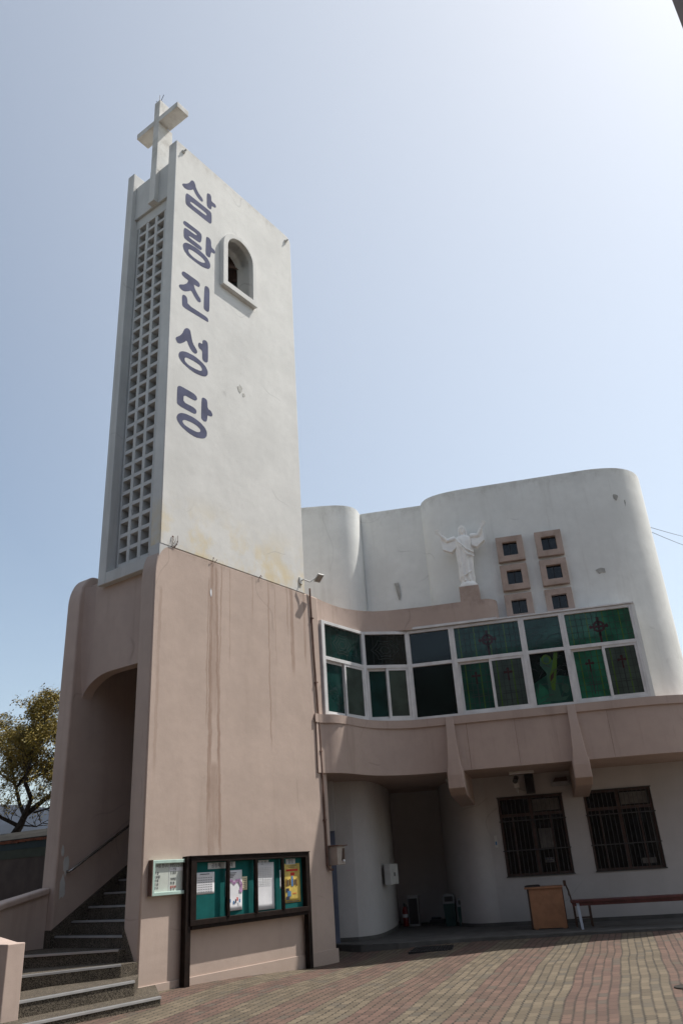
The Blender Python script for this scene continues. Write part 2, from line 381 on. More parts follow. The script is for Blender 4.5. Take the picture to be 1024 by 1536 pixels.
LET=[[[[(0.275,17.132),(0.303,17.195),(0.408,17.272),(0.503,17.381),(0.576,17.54),(0.642,17.572),(0.699,17.525),(0.736,17.398),(0.828,17.294),(0.953,17.229),(0.984,17.175),(0.963,17.109),(0.889,17.098),(0.787,17.137),(0.707,17.205),(0.645,17.288),(0.575,17.2),(0.457,17.108),(0.35,17.084)]],[[(0.399,16.894),(0.435,16.973),(0.504,16.992),(1.22,17.007),(1.285,16.969),(1.294,16.686),(1.261,16.6),(1.204,16.583),(0.528,16.574),(0.43,16.593),(0.403,16.657)],[(0.557,16.816),(1.113,16.843),(1.115,16.739),(0.56,16.724)]],[[(1.108,17.504),(1.142,17.564),(1.222,17.588),(1.265,17.543),(1.27,17.386),(1.412,17.388),(1.444,17.333),(1.414,17.264),(1.286,17.24),(1.276,17.119),(1.247,17.077),(1.161,17.072),(1.115,17.124)]]],[[[(0.35,15.951),(0.381,16.018),(0.448,16.038),(0.857,16.045),(0.946,16.016),(0.965,15.945),(0.951,15.786),(0.913,15.711),(0.844,15.696),(0.549,15.674),(0.551,15.613),(0.889,15.614),(0.966,15.596),(0.978,15.553),(0.953,15.499),(0.871,15.475),(0.446,15.472),(0.386,15.5),(0.374,15.73),(0.403,15.808),(0.455,15.829),(0.797,15.844),(0.799,15.916),(0.432,15.889),(0.368,15.903)]],[[(0.361,15.225),(0.393,15.314),(0.459,15.38),(0.573,15.423),(0.807,15.459),(1.024,15.44),(1.179,15.383),(1.265,15.277),(1.267,15.174),(1.228,15.1),(1.163,15.055),(0.99,15.002),(0.754,15.0),(0.544,15.013),(0.406,15.096)],[(0.534,15.199),(0.568,15.254),(0.662,15.286),(0.854,15.296),(1.005,15.281),(1.089,15.237),(1.083,15.195),(1.03,15.149),(0.901,15.104),(0.688,15.096),(0.571,15.134)]],[[(1.108,16.019),(1.134,16.071),(1.212,16.091),(1.28,16.051),(1.29,15.844),(1.408,15.823),(1.431,15.765),(1.403,15.708),(1.286,15.681),(1.261,15.505),(1.233,15.46),(1.145,15.453),(1.1,15.494)]]],[[[(0.359,14.39),(0.394,14.447),(0.458,14.468),(0.853,14.469),(0.927,14.439),(0.939,14.377),(0.909,14.314),(0.846,14.3),(0.736,14.291),(0.776,14.181),(0.873,14.068),(0.969,13.993),(0.977,13.92),(0.946,13.876),(0.878,13.867),(0.783,13.932),(0.666,14.059),(0.576,13.972),(0.457,13.894),(0.347,13.888),(0.292,13.928),(0.294,13.972),(0.323,14.01),(0.431,14.075),(0.529,14.177),(0.576,14.293),(0.443,14.301),(0.371,14.33)]],[[(1.087,14.446),(1.129,14.498),(1.194,14.512),(1.249,14.472),(1.256,14.317),(1.255,13.823),(1.217,13.764),(1.143,13.753),(1.083,13.774),(1.071,13.844)]],[[(0.393,13.718),(0.425,13.777),(0.491,13.791),(0.552,13.754),(0.572,13.577),(1.125,13.587),(1.214,13.565),(1.233,13.489),(1.208,13.465),(1.149,13.458),(0.493,13.423),(0.422,13.445),(0.403,13.498)]]],[[[(0.246,12.424),(0.263,12.475),(0.365,12.57),(0.439,12.68),(0.493,12.83),(0.55,12.895),(0.619,12.919),(0.673,12.891),(0.703,12.771),(0.758,12.583),(0.881,12.472),(0.903,12.42),(0.874,12.363),(0.815,12.335),(0.724,12.366),(0.643,12.446),(0.576,12.57),(0.505,12.475),(0.392,12.371),(0.307,12.339)]],[[(0.35,12.068),(0.381,12.142),(0.456,12.201),(0.571,12.244),(0.807,12.268),(1.029,12.227),(1.173,12.161),(1.236,12.068),(1.233,11.977),(1.178,11.898),(1.077,11.851),(0.858,11.816),(0.642,11.842),(0.457,11.9),(0.358,11.986)],[(0.523,12.032),(0.553,12.087),(0.634,12.11),(0.831,12.12),(0.991,12.108),(1.057,12.054),(1.054,11.999),(1.004,11.955),(0.836,11.928),(0.639,11.928),(0.541,11.972)]],[[(1.053,12.826),(1.097,12.877),(1.17,12.893),(1.229,12.843),(1.239,12.36),(1.211,12.303),(1.15,12.275),(1.078,12.29),(1.057,12.351),(1.052,12.549),(0.96,12.561),(0.925,12.605),(0.927,12.68),(0.957,12.722),(1.055,12.73)]]],[[[(0.345,11.191),(0.377,11.237),(0.432,11.265),(0.795,11.264),(0.893,11.235),(0.93,11.176),(0.911,11.13),(0.867,11.098),(0.8,11.092),(0.532,11.092),(0.53,10.898),(0.805,10.905),(0.898,10.882),(0.919,10.824),(0.901,10.777),(0.848,10.749),(0.507,10.747),(0.376,10.767),(0.347,10.81)]],[[(0.352,10.454),(0.394,10.538),(0.475,10.599),(0.604,10.636),(0.812,10.649),(1.025,10.614),(1.183,10.535),(1.24,10.444),(1.23,10.348),(1.178,10.276),(1.082,10.226),(0.901,10.181),(0.693,10.203),(0.486,10.273),(0.373,10.367)],[(0.515,10.399),(0.536,10.449),(0.6,10.483),(0.778,10.502),(0.931,10.489),(1.029,10.45),(1.049,10.401),(1.012,10.352),(0.916,10.321),(0.727,10.324),(0.576,10.346)]],[[(1.06,11.248),(1.099,11.293),(1.169,11.301),(1.233,11.272),(1.247,11.072),(1.354,11.053),(1.4,10.989),(1.386,10.931),(1.336,10.908),(1.246,10.9),(1.234,10.759),(1.2,10.705),(1.141,10.692),(1.071,10.719),(1.057,10.762)]]]]
CAB = [((8.2,19.9,9.80),(12.32,26.0,11.87)),((8.2,19.9,9.72),(12.24,26.0,11.53))]
HAZE = 0.00013
# ---------------------------------------------------------------- setting
def dip(x, y): return -.13*math.exp(-(((x+.9)/1.6)**2 + ((y-17.2)/2.6)**2)) - .03*math.exp(-(((x-1.3)/3.5)**2 + ((y-18.2)/1.2)**2))
g = B(); nx, ny = 100, 110
vs = [(-16 + 36*i/nx, -8 + 36*j/ny, 0) for j in range(ny+1) for i in range(nx+1)]
vs = [(x, y, dip(x, y) + .008*noise.noise(Vector((x*.6, y*.6, 0)))) for x, y, z in vs]
fs = [(j*(nx+1)+i, j*(nx+1)+i+1, (j+1)*(nx+1)+i+1, (j+1)*(nx+1)+i) for j in range(ny) for i in range(nx)]
g.add(vs, fs); tag(g.build('paving', 'pavers', smooth=True), 'red and cream striped interlocking pavers of the church yard', kind='structure')
g = B(); g.add([(-4000,-4000,-.3),(4000,-4000,-.3),(4000,4000,-.3),(-4000,4000,-.3)], [(0,1,2,3)])
tag(g.build('ground', 'soil'), 'dusty open ground around the church yard', kind='structure')
# hills, a long ridge with a real slope
g = B(); N1 = 90; rows = []
for k, (d, h) in enumerate([(1000, -6), (1180, .45), (1340, .8), (1500, 1.0), (1700, .7), (2100, 0)]):
    r_ = []
    for i in range(N1+1):
        az = R(-75 + 110*i/N1)
        hh = 118 + 26*noise.noise(Vector((i*.13, 0, 3))) + 9*noise.noise(Vector((i*.6, k, 3)))
        z = hh*h if h > 0 else (h if h < 0 else -2)
        r_.append((math.sin(az)*d, math.cos(az)*d, z + (5*noise.noise(Vector((i*.9, k*2.1, 1))) if 0 < k < 5 else 0)))
    rows.append(r_)
vs = [p for r_ in rows for p in r_]
fs = [(j*(N1+1)+i, j*(N1+1)+i+1, (j+1)*(N1+1)+i+1, (j+1)*(N1+1)+i) for j in range(len(rows)-1) for i in range(N1)]
g.add(vs, fs); tag(g.build('hills', 'hill', smooth=True), 'far wooded ridge fading blue behind the tree', kind='structure')

# ---------------------------------------------------------------- bell tower  (local x along the lettered wall, y to the left, z up)
TA = Vector((-3.5592, 13.5904, 0)); TR = R(90-35.2)
tower = empty('bell_tower', TA, TR, 'tall white church bell tower with cross, blue vertical lettering and pink base', 'bell tower')
U0 = -.04
def slab_outline(uend, top, lean=0.0):
    o = [(U0, -.4), (uend+lean, -.4), (uend, top)]
    o += [(U0 + .34 - .34*math.sin(R(a)) , top - .62 + .62*math.cos(R(a))) for a in range(0, 91, 9)]
    return o
b = B(); b.prism(slab_outline(4.93, 7.47, .08), 0, .38, WX)
b.build('base_side_wall', 'pink', tower, bevel=.03, autos=True)
b = B(); b.prism(slab_outline(4.6, 7.42), 2.28, 2.68, WX)
b.build('base_side_wall', 'pinkwing', tower, bevel=.03, autos=True)
# recessed front panel with rounded soffit corner
b = B()
o = [(.36, 7.2), (.36, 5.27), (1.45, 5.27)] + ell(1.45, 4.77, .85, .5, 90, 8, 9) + [(2.30, 4.55), (2.30, 7.2)]
b.prism(o, .20, .42, lambda p, q, d: (d, p, q))
# concave fillet against the left slab, dying out at the arch springing
rg = []
for z, r_ in ((7.15, .22), (5.9, .22), (5.3, .14), (4.9, .03)):
    rg.append([(.201, 2.295-r_, z)] + [(.20 - r_*.9*(1-math.cos(R(a))), 2.295 - r_ + r_*math.sin(R(a)), z) for a in (22, 45, 68, 90)] + [(.21, 2.296, z)])
b.rings(rg)
b.build('doorway_head_panel', 'pinkwing', tower, autos=True)
b = B(); b.box(.42, 4.9, .36, 2.30, 6.95, 7.2); b.box(4.4, 4.88, .37, 2.30, -.3, 7.3); b.build('base_rear_wall', 'pinkwing', tower)
b = B(); b.box(U0-.02, 5.04, -.024, .002, -.4, .105); b.box(U0-.022, U0+.0, -.022, .02, -.4, .104)
b.build('plinth', 'pink', tower, bevel=.006)

# shaft
TW = 1.86; TF = .05; TT = 18.50; TE = 4.46
def arch(x0, x1, z0, zs, n=14):
    cx, rx = (x0+x1)/2, (x1-x0)/2
    return [(x0, z0), (x1, z0)] + [(cx + rx*math.cos(R(180*i/n)), zs + rx*math.sin(R(180*i/n))) for i in range(n+1)]
AX0, AX1, AZ0, AZS = 1.76, 2.69, 15.0, 16.17
b = B()
o = [(TF, 7.46), (TE, 7.46), (TE, TT-.22), (TE-.03, TT-.12), (TE-.10, TT-.05), (TE-.2, TT-.03), (TF, TT)]
b.prism(o, -.006, .28, WX, holes=[arch(AX0, AX1, AZ0, AZS)])
b.build('tower_wall', 'white', tower, bevel=.015, autos=True)
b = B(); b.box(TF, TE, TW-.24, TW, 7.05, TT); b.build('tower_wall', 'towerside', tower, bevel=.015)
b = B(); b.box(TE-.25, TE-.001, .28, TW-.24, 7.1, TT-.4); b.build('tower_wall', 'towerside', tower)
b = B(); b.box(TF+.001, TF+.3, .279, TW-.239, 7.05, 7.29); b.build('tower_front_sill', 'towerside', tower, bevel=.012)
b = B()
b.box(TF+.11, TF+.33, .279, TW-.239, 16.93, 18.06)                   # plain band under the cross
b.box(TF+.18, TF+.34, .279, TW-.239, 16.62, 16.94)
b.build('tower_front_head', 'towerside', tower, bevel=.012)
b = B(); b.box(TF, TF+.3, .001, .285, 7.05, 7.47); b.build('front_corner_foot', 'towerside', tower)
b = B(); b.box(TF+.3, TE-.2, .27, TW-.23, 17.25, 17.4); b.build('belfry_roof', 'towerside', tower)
# lattice: 4 columns, 29 rows
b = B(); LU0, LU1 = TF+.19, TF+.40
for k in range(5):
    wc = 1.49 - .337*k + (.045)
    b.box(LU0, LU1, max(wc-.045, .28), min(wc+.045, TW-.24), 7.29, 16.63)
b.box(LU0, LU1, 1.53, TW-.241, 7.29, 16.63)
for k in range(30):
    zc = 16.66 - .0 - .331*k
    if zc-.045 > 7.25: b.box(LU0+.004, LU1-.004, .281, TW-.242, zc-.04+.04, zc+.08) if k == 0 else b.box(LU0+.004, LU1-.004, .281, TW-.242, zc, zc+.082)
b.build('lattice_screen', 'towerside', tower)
# arched window surround
b = B()
b.prism(arch(1.60, 2.84, 14.84, 16.15), -.13, .45, WX, holes=[arch(AX0, AX1, AZ0, AZS)])
b.build('arched_window_surround', 'white', tower, bevel=.008, autos=True)
b = B(); b.box(.3, 4.2, .8, 1.0, 16.75, 16.95); b.tube([(2.55,.5,14.2),(2.45,.6,15.3),(2.35,.7,16.9)], .03)
b.build('bell_beam', 'grey', tower)
b = B(); b.rings([[(2.72+r*math.cos(2*math.pi*k/24), .66+r*math.sin(2*math.pi*k/24), z) for k in range(24)] for r, z in ((.02,16.92),(.11,16.90),(.16,16.80),(.18,16.60),(.22,16.42),(.29,16.30),(.27,16.30),(.15,16.6),(.02,16.8))])
b.build('bell', 'pipe', tower, smooth=True)
# cross
b = B()
P0, P1 = .74, .95
b.prism([(TF, 18.0), (.52, 18.0), (.56, 18.9), (.52, 19.76), (TF, 19.76)], P0, P1, WX)
b.box(TF, .36, P0, P1, 19.75, 20.62)
b.box(TF-.003, .44, .03, P0+.001, 19.76, 19.95); b.box(TF-.003, .44, P1-.001, 1.62, 19.76, 19.95)
b.box(TF-.01, TF+.12, P0, P1, 17.0, 18.05); b.box(TF-.02, TF+.2, P0-.0, P1+.02, 16.95, 17.05)
cross = b.build('cross', 'white', tower, bevel=.012)
b = B()
for dx, dy, h in ((0, 0, .32), (.0, .14, .2), (.0, -.16, .2), (.1, 0, .18)):
    b.tube([(.12, .84, 20.58), (.12+dx, .84+dy, 20.62+h)], .008, 5)
b.build('lightning_rod', 'dark', cross)
for (u, z) in ((.28, 18.27), (4.24, 18.22)):
    b = B(); b.tube([(u, -.004, z), (u, -.06, z)], .05, 12); b.tube([(u, -.06, z), (u+.01, -.10, z+.03)], .025, 8, m=1)
    b.build('wall_stud', ['white', 'lightgrey'], tower)
# lettering painted on the lit wall
for gl in LET:
    b = B()
    for st in gl:
        def sm(l, it=1):
            for _ in range(it):
                l = [q for i in range(len(l)) for q in ((l[i][0]*.8+l[(i+1) % len(l)][0]*.2, l[i][1]*.8+l[(i+1) % len(l)][1]*.2), (l[i][0]*.2+l[(i+1) % len(l)][0]*.8, l[i][1]*.2+l[(i+1) % len(l)][1]*.8))]
            return l
        b.prism(sm(st[0]), -.0095, -.004, WX, holes=[sm(h) for h in st[1:]])
    b.build('painted_letter', 'letter', tower)
# flaked plaster spots on the tower and base
def patch(parent, cx, cz, rx, rz, y, name='flaked_plaster', mat='patch', seed=0):
    rr = random.Random(seed); n = 11
    o = [(cx + rx*math.cos(2*math.pi*i/n)*rr.uniform(.6, 1.15), cz + rz*math.sin(2*math.pi*i/n)*rr.uniform(.6, 1.15)) for i in range(n)]
    b = B(); b.prism(o, y-.006, y+.01, WX); return b.build(name, mat, parent)
patch(tower, 2.30, 12.12, .09, .12, -.006, seed=1); patch(tower, 2.42, 12.0, .05, .06, -.006, seed=2)
patch(tower, 1.42, 6.78, .025, .09, -.0, mat='paper', seed=3)
# dry weeds along the top of the pink base
rr = random.Random(5)
for (u, n, h) in ((.40, 4, .28), (1.45, 2, .06), (2.9, 2, .05)):
    b = B()
    for _ in range(n):
        p = Vector((u+rr.uniform(-.06, .06), -.01, 7.46)); q = p + Vector((rr.uniform(-.7, .8)*min(h, .14), rr.uniform(-.04, -.01), h*rr.uniform(.4, 1)))
        b.tube([p, (p+q)/2 + Vector((rr.uniform(-.05,.05), -.02, 0)), q], .006, 4)
        if rr.random() < .6: b.box(q.x-.01, q.x+.01, q.y-.006, q.y+.006, q.z-.012, q.z+.012)
    b.build('dry_weed', 'pipe', tower)

# entrance steps
stairs = empty('entrance_steps', TA, TR, 'dark speckled granite steps with metal nosings climbing into the tower doorway', 'steps')
P = lambda *a: list(a)
flare = [
 ( .10, [(-3.1,-1.07),(-.6,-1.18),(.30,-.03),(.30,.3),(-2.46,.3),(-2.46,-.62),(-3.1,-.62)]),
 ( .28, [(-2.445,-.55),(-.62,-.64),(-.04,-.03),(-.04,.38),(-2.40,.38)]),
 ( .45, [(-2.28,.84),(-1.7,.55),(-.40,-.05),(-.05,-.01),(-.04,.45),(-.95,2.64),(-1.45,2.40),(-1.9,1.93),(-2.24,1.28)]),
 ( .62, [(-1.62,2.06),(-1.03,1.52),(-.18,.30),(-.04,.28),(.3,.45),(.3,2.28),(0,2.67),(-.45,2.68),(-.95,2.64),(-1.42,2.38)]),
]
def nosing(pts, z, parent):
    b = B()
    for i in range(len(pts)-1):
        p, q = Vector(pts[i]), Vector(pts[i+1]); d = (q-p).normalized(); n = Vector((d.y, -d.x))
        if n.dot(Vector((-1, -.4))) < 0: n = -n
        for (a0, a1, z0, z1, mi) in ((-.045, .012, -.004, .008, 0), (.002, .014, -.020, .006, 0), (-.03, -.012, .006, .012, 1)):
            vs = [p+n*a0, q+n*a0, q+n*a1, p+n*a1]
            b.add([(v.x, v.y, z+z0) for v in vs] + [(v.x, v.y, z+z1) for v in vs], [(0,3,2,1),(4,5,6,7),(0,1,5,4),(1,2,6,5),(2,3,7,6),(3,0,4,7)], mi)
    return b.build('nosing', ['alu', 'grey'], parent)
for k, (z, o) in enumerate(flare):
    b = B(); b.prism(o, -.35 if k == 0 else flare[k-1][0]-.04, z, FX)
    st = b.build('step', 'granite', stairs, bevel=.006)
    ln = {0: [(-3.1,-1.07),(-.6,-1.18)], 1: [(-2.45,-.55),(-.62,-.64)], 2: [(-1.75,.575),(-.40,-.05)], 3: [(-1.08,1.57),(-.18,.30)]}[k]
    nosing(ln, z, st)
for k in range(13):
    u = .03 + .325*k; z = .79 + .205*k
    b = B(); b.box(u, 4.4, .385, 2.275, z-.24, z); st = b.build('step', 'granite', stairs, bevel=.005)
    nosing([(u, 2.275), (u, .385)], z, st)
b = B()
b.prism([(.0-.04, .6), (.0-.04, .90), (4.3, .90+.632*4.3), (4.3, .6+.632*4.3-.2)], 2.262, 2.281, WX)
b.box(-.062, -.03, 2.262, 2.72, .5, .89)
b.prism([(.0, -.1), (.0, .30), (.38, .93), (.38, -.1)], -.062, -.041, lambda p, q, d: (d, p, q))
b.build('skirting', 'granite', stairs)

# curved side wall and end pier
cw = [(-.03,2.66),(-.45,2.70),(-.95,2.66),(-1.45,2.42),(-1.9,1.95),(-2.25,1.3),(-2.42,.6),(-2.46,-.1),(-2.44,-.63)]
def offs(pl, d):
    out = []
    for i, p in enumerate(pl):
        a = Vector(pl[max(0, i-1)]); c = Vector(pl[min(len(pl)-1, i+1)]); t = (c-a).normalized(); out.append((p[0]+t.y*d, p[1]-t.x*d))
    return out
sw = empty('curved_stair_wall', TA, TR, 'low curved pink wall with rounded cap sweeping left of the steps to a square pier', 'wall')
def ribbon(b, pl, d0, d1, zf0, zf1, m=0):
    a, c = offs(pl, d0), offs(pl, d1); n = len(pl)
    rings = [[(a[i][0], a[i][1], zf0(i)), (c[i][0], c[i][1], zf0(i)), (c[i][0], c[i][1], zf1(i)), (a[i][0], a[i][1], zf1(i))] for i in range(n)]
    b.rings(rings, m)
zt = lambda i: 1.56 - .09*i
b = B(); ribbon(b, cw[:-1], -.22, .0, lambda i: -.3, lambda i: zt(i)-.09); b.build('wall_body', 'pinkwing', sw, autos=True)
b = B(); ribbon(b, cw[:-1], -.27, .05, lambda i: zt(i)-.11, lambda i: zt(i)); b.build('wall_cap', 'pinkwing', sw, bevel=.03, seg=3, autos=True)
b = B(); ribbon(b, cw[:-1], .0, .018, lambda i: .5 if i < 5 else -.1, lambda i: .74 - .05*i if i < 5 else .3); b.build('skirting', 'slab', sw)
b = B(); b.box(-2.68, -2.43, -.64, .1, -.3, .95); b.build('end_pier', 'pinkwing', sw, bevel=.012)
hr = offs(cw[:-1], .15)
b = B(); b.tube([(p[0], p[1], zt(i)-.20) for i, p in enumerate(hr)], .022, 8)
for i in (0, 1, 3, 5):
    b.tube([(hr[i][0], hr[i][1], zt(i)-.20), (cw[i][0], cw[i][1], zt(i)-.24)], .012, 6)
tag(place(b.build('handrail', 'steel', None, smooth=True), TA, TR), 'thin steel handrail curving under the cap of the low stair wall', 'handrail')
b = B()
pp = [(.16, 2.26, 1.80), (.17, 2.2, 1.80), (.24, 2.19, 1.84), (4.2, 2.19, 1.84+.6*3.96)]
b.tube(pp, .024, 8)
for u in (1.1, 2.2, 3.3): b.tube([(u, 2.19, 1.84+.6*(u-.24)), (u, 2.27, 1.78+.6*(u-.24))], .012, 6)
tag(place(b.build('handrail', 'steel', None, smooth=True), TA, TR), 'straight steel handrail rising along the left inner wall of the stairwell', 'handrail')
for (u, z, rx, rz, s_) in ((.10, 1.55, .07, .2, 4), (.14, 1.9, .06, .16, 5), (.05, 2.14, .03, .1, 6)):
    rr = random.Random(s_); n = 12
    o = [(u + rx*math.cos(2*math.pi*i/n)*rr.uniform(.6, 1.2), z + rz*math.sin(2*math.pi*i/n)*rr.uniform(.6, 1.2)) for i in range(n)]
    b = B(); b.prism(o, 2.274, 2.29, WX); b.build('bare_patch', 'lightgrey', tower)
# ---------------------------------------------------------------- church building (local x along the facade, y back, z up)
F0 = Vector((1.45, 19.2, 0)); FR = R(-12)
ca, sa = math.cos(R(12)), math.sin(R(12))
def wl(x, y):
    dx, dy = x-1.45, y-19.2
    return (dx*ca - dy*sa, dx*sa + dy*ca)
church = empty('church_building', F0, FR, 'low white and pink church wing with curved walls and green stained glass window band', 'church')
def smoothpl(pl, it=2):
    for _ in range(it):
        o = [pl[0]]
        for i in range(len(pl)-1):
            p, q = pl[i], pl[i+1]; o += [(p[0]*.75+q[0]*.25, p[1]*.75+q[1]*.25), (p[0]*.25+q[0]*.75, p[1]*.25+q[1]*.75)]
        o.append(pl[-1]); pl = o
    return pl
# upper white volumes
lead = [wl(-3.2, 19.9), wl(-1.2, 19.72), wl(-.22, 19.68), wl(.16, 19.78), wl(.42, 20.02), wl(.53, 20.45)]
lead = lead[:1] + smoothpl(lead[1:], 2)
mid = [wl(.56, 20.42), wl(2.26, 20.10)]
c1 = smoothpl([(.625, 1.04), (.67, .86), (.86, .62), (1.20, .47), (1.65, .40), (2.1, .40)], 2)
c2 = smoothpl([(4.8, .40), (5.45, .40), (6.12, .60), (6.58, 1.10), (6.75, 1.8), (6.75, 2.6)], 2)
o = lead + mid + c1 + c2 + [(6.75, 9), (-5.5, 9)]
b = B(); b.prism(o, 6.4, 10.87, FX); b.build('upper_wall', 'wingwhite', church, bevel=.03, autos=True)
b = B(); b.prism([(5.0, .401)] + [(p[0]+.001, p[1]+.001) for p in c2] + [(6.751, 6), (5.0, 6)], 4.6, 6.41, FX); b.build('upper_wall', 'wingwhite', church, autos=True)
for (s_, z, rx, rz, sd_) in ((5.03, 8.0, .14, .09, 11), (5.80, 10.0, .09, .10, 12), (6.0, 9.83, .06, .13, 13)):
    n = 9; rr = random.Random(sd_)
    o = [(s_ + rx*math.cos(2*math.pi*i/n)*rr.uniform(.5, 1.1), z + rz*math.sin(2*math.pi*i/n)*rr.uniform(.5, 1.1)) for i in range(n)]
    y = .4 if s_ < 5.5 else (.50 if s_ < 5.9 else .60)
    b = B(); b.prism(o, y-.012, y+.05, WX); b.build('flaked_plaster', 'patch', church)
px_, py_ = wl(1.38, 20.26)
b = B(); b.prism([(px_-.05, 8.62), (px_+.07, 8.62), (px_+.10, 8.25), (px_+.04, 8.12)], py_-.03, py_+.1, WX); b.build('flaked_plaster', 'patch', church)

# parapet over the window band, with rounded end
par = [wl(-1.0, 17.3), wl(-.90, 17.46), wl(-.70, 17.80), wl(-.45, 18.25), wl(-.15, 18.66), wl(.30, 18.98), wl(.8, 19.14), (.35, -.10), (1.0, -.11), (1.6, -.11), (2.0, -.11)]
par = smoothpl(par, 1) + ell(2.0, .27, .36, .38, -90, 0, 9)[1:] + [(2.36, .45), (2.35, 4), (-5, 4), (-5, 0)]
b = B(); b.prism(par, 6.94, 7.50, FX); b.build('parapet', 'pinkwing', church, bevel=.035, seg=3, autos=True)
b = B(); b.box(1.47, 1.97, -.10, .36, 7.48, 7.91); b.build('statue_plinth', 'pinkwing', church, bevel=.02)
# balcony wall under the windows, solid down to the porch ceiling
bal = [wl(-.86, 17.35), wl(-.74, 17.54), wl(-.55, 17.60), wl(-.32, 17.76), wl(-.08, 18.12), wl(.18, 18.53), wl(.48, 18.84), wl(.95, 19.06), (.0, -.06), (.8, -.06), (2.2, -.06), (4.0, -.06), (5.0, -.06)]
bal = smoothpl(bal, 1) + ell(5.0, 1.24, 2.15, 1.30, -90, 0, 18)[1:] + [(7.15, 6), (-4.6, 6), (-4.6, 1)]
b = B(); b.prism(bal, 3.45, 4.52, FX); b.build('balcony_wall', 'pinkwing', church, bevel=.012, autos=True)
led = [(p[0], p[1]-.045) for p in bal[:-21]] + ell(5.0, 1.24, 2.195, 1.345, -90, 0, 18)[1:] + [(7.195, 6), (-4.5, 6), (-4.5, 1)]
b = B(); b.prism(led, 4.515, 4.70, FX); b.build('sill_ledge', 'pinkwing', church, bevel=.012, autos=True)
# joints and dark water lines on the balcony face
for s_, w_ in ((2.35, .006), (4.45, .005), (1.22, .008)):
    b = B(); b.box(s_-w_/2, s_+w_/2, -.0625, -.055, 3.46, 4.51); b.build('render_joint', 'pipe', church)
# tapered brackets carried back as beams
for sc_ in (.84, 3.68):
    b = B()
    secs = [(4.69, .095, -.13), (4.2, .105, -.20), (3.7, .14, -.24), (3.35, .18, -.25), (3.06, .19, -.22)]
    b.rings([[(sc_-h, y, z), (sc_+h, y, z), (sc_+h, .1, z), (sc_-h, .1, z)] for z, h, y in secs])
    b.rings([[(sc_-.19, y, z0), (sc_+.19, y, z0), (sc_+.19, y, 3.5), (sc_-.19, y, 3.5)] for y, z0 in ((-.18, 3.06), (.12, 2.93), (2.3, 2.80))])
    b.build('bracket', 'pinkwing', church, bevel=.015)

# small square windows
for s0, s1 in ((2.56, 3.25), (3.57, 4.24)):
    for z0 in (8.55, 7.76, 6.96):
        z1 = z0 + .69; sm_, zm = (s0+s1)/2, (z0+z1)/2; h = .185
        b = B(); b.prism([(s0, z0), (s1, z0), (s1, z1), (s0, z1)], .27, .405, WX, holes=[[(sm_-h, zm-h), (sm_+h, zm-h), (sm_+h, zm+h), (sm_-h, zm+h)]])
        fr = b.build('square_window', 'pinkwing', church, bevel=.01)
        b = B(); b.box(sm_-h, sm_+h, .385, .397, zm-h, zm+h, 0)
        b.box(sm_-h, sm_+h, .37, .386, zm-h, zm-h+.03, 1); b.box(sm_-.01, sm_+.01, .37, .386, zm-h, zm+h, 1)
        b.build('pane', ['black_glass', 'dark'], fr)

# stained glass panes
def cross_pts(cx, cz, h, arm, t):
    return [(cx-t, cz-h), (cx+t, cz-h), (cx+t*.8, cz-arm*.2), (cx+t*1.2, cz-t), (cx+arm, cz-t*1.6), (cx+arm*1.12, cz), (cx+arm, cz+t*1.6), (cx+t*1.2, cz+t), (cx+t*1.5, cz+arm), (cx, cz+arm*1.12), (cx-t*1.5, cz+arm), (cx-t*1.2, cz+t), (cx-arm, cz+t*1.6), (cx-arm*1.12, cz), (cx-arm, cz-t*1.6), (cx-t*1.2, cz-t), (cx-t*.8, cz-arm*.2)]
def line(b, pts, w_, y, m):
    for i in range(len(pts)-1):
        p, q = Vector(pts[i]), Vector(pts[i+1]); d = (q-p)
        if d.length < 1e-6: continue
        d.normalize(); n = Vector((-d.y, d.x))*w_/2; e = d*w_*.3
        a_ = [p+n-e, q+n+e, q-n+e, p-n-e]
        b.add([(v.x, y, v.y) for v in a_], [(0,1,2,3)], m)
PM = ['greenglass', 'yellowglass', 'lead', 'redglass', 'faceglass', 'midglass', 'darkglass', 'meshglass', 'tealglass']
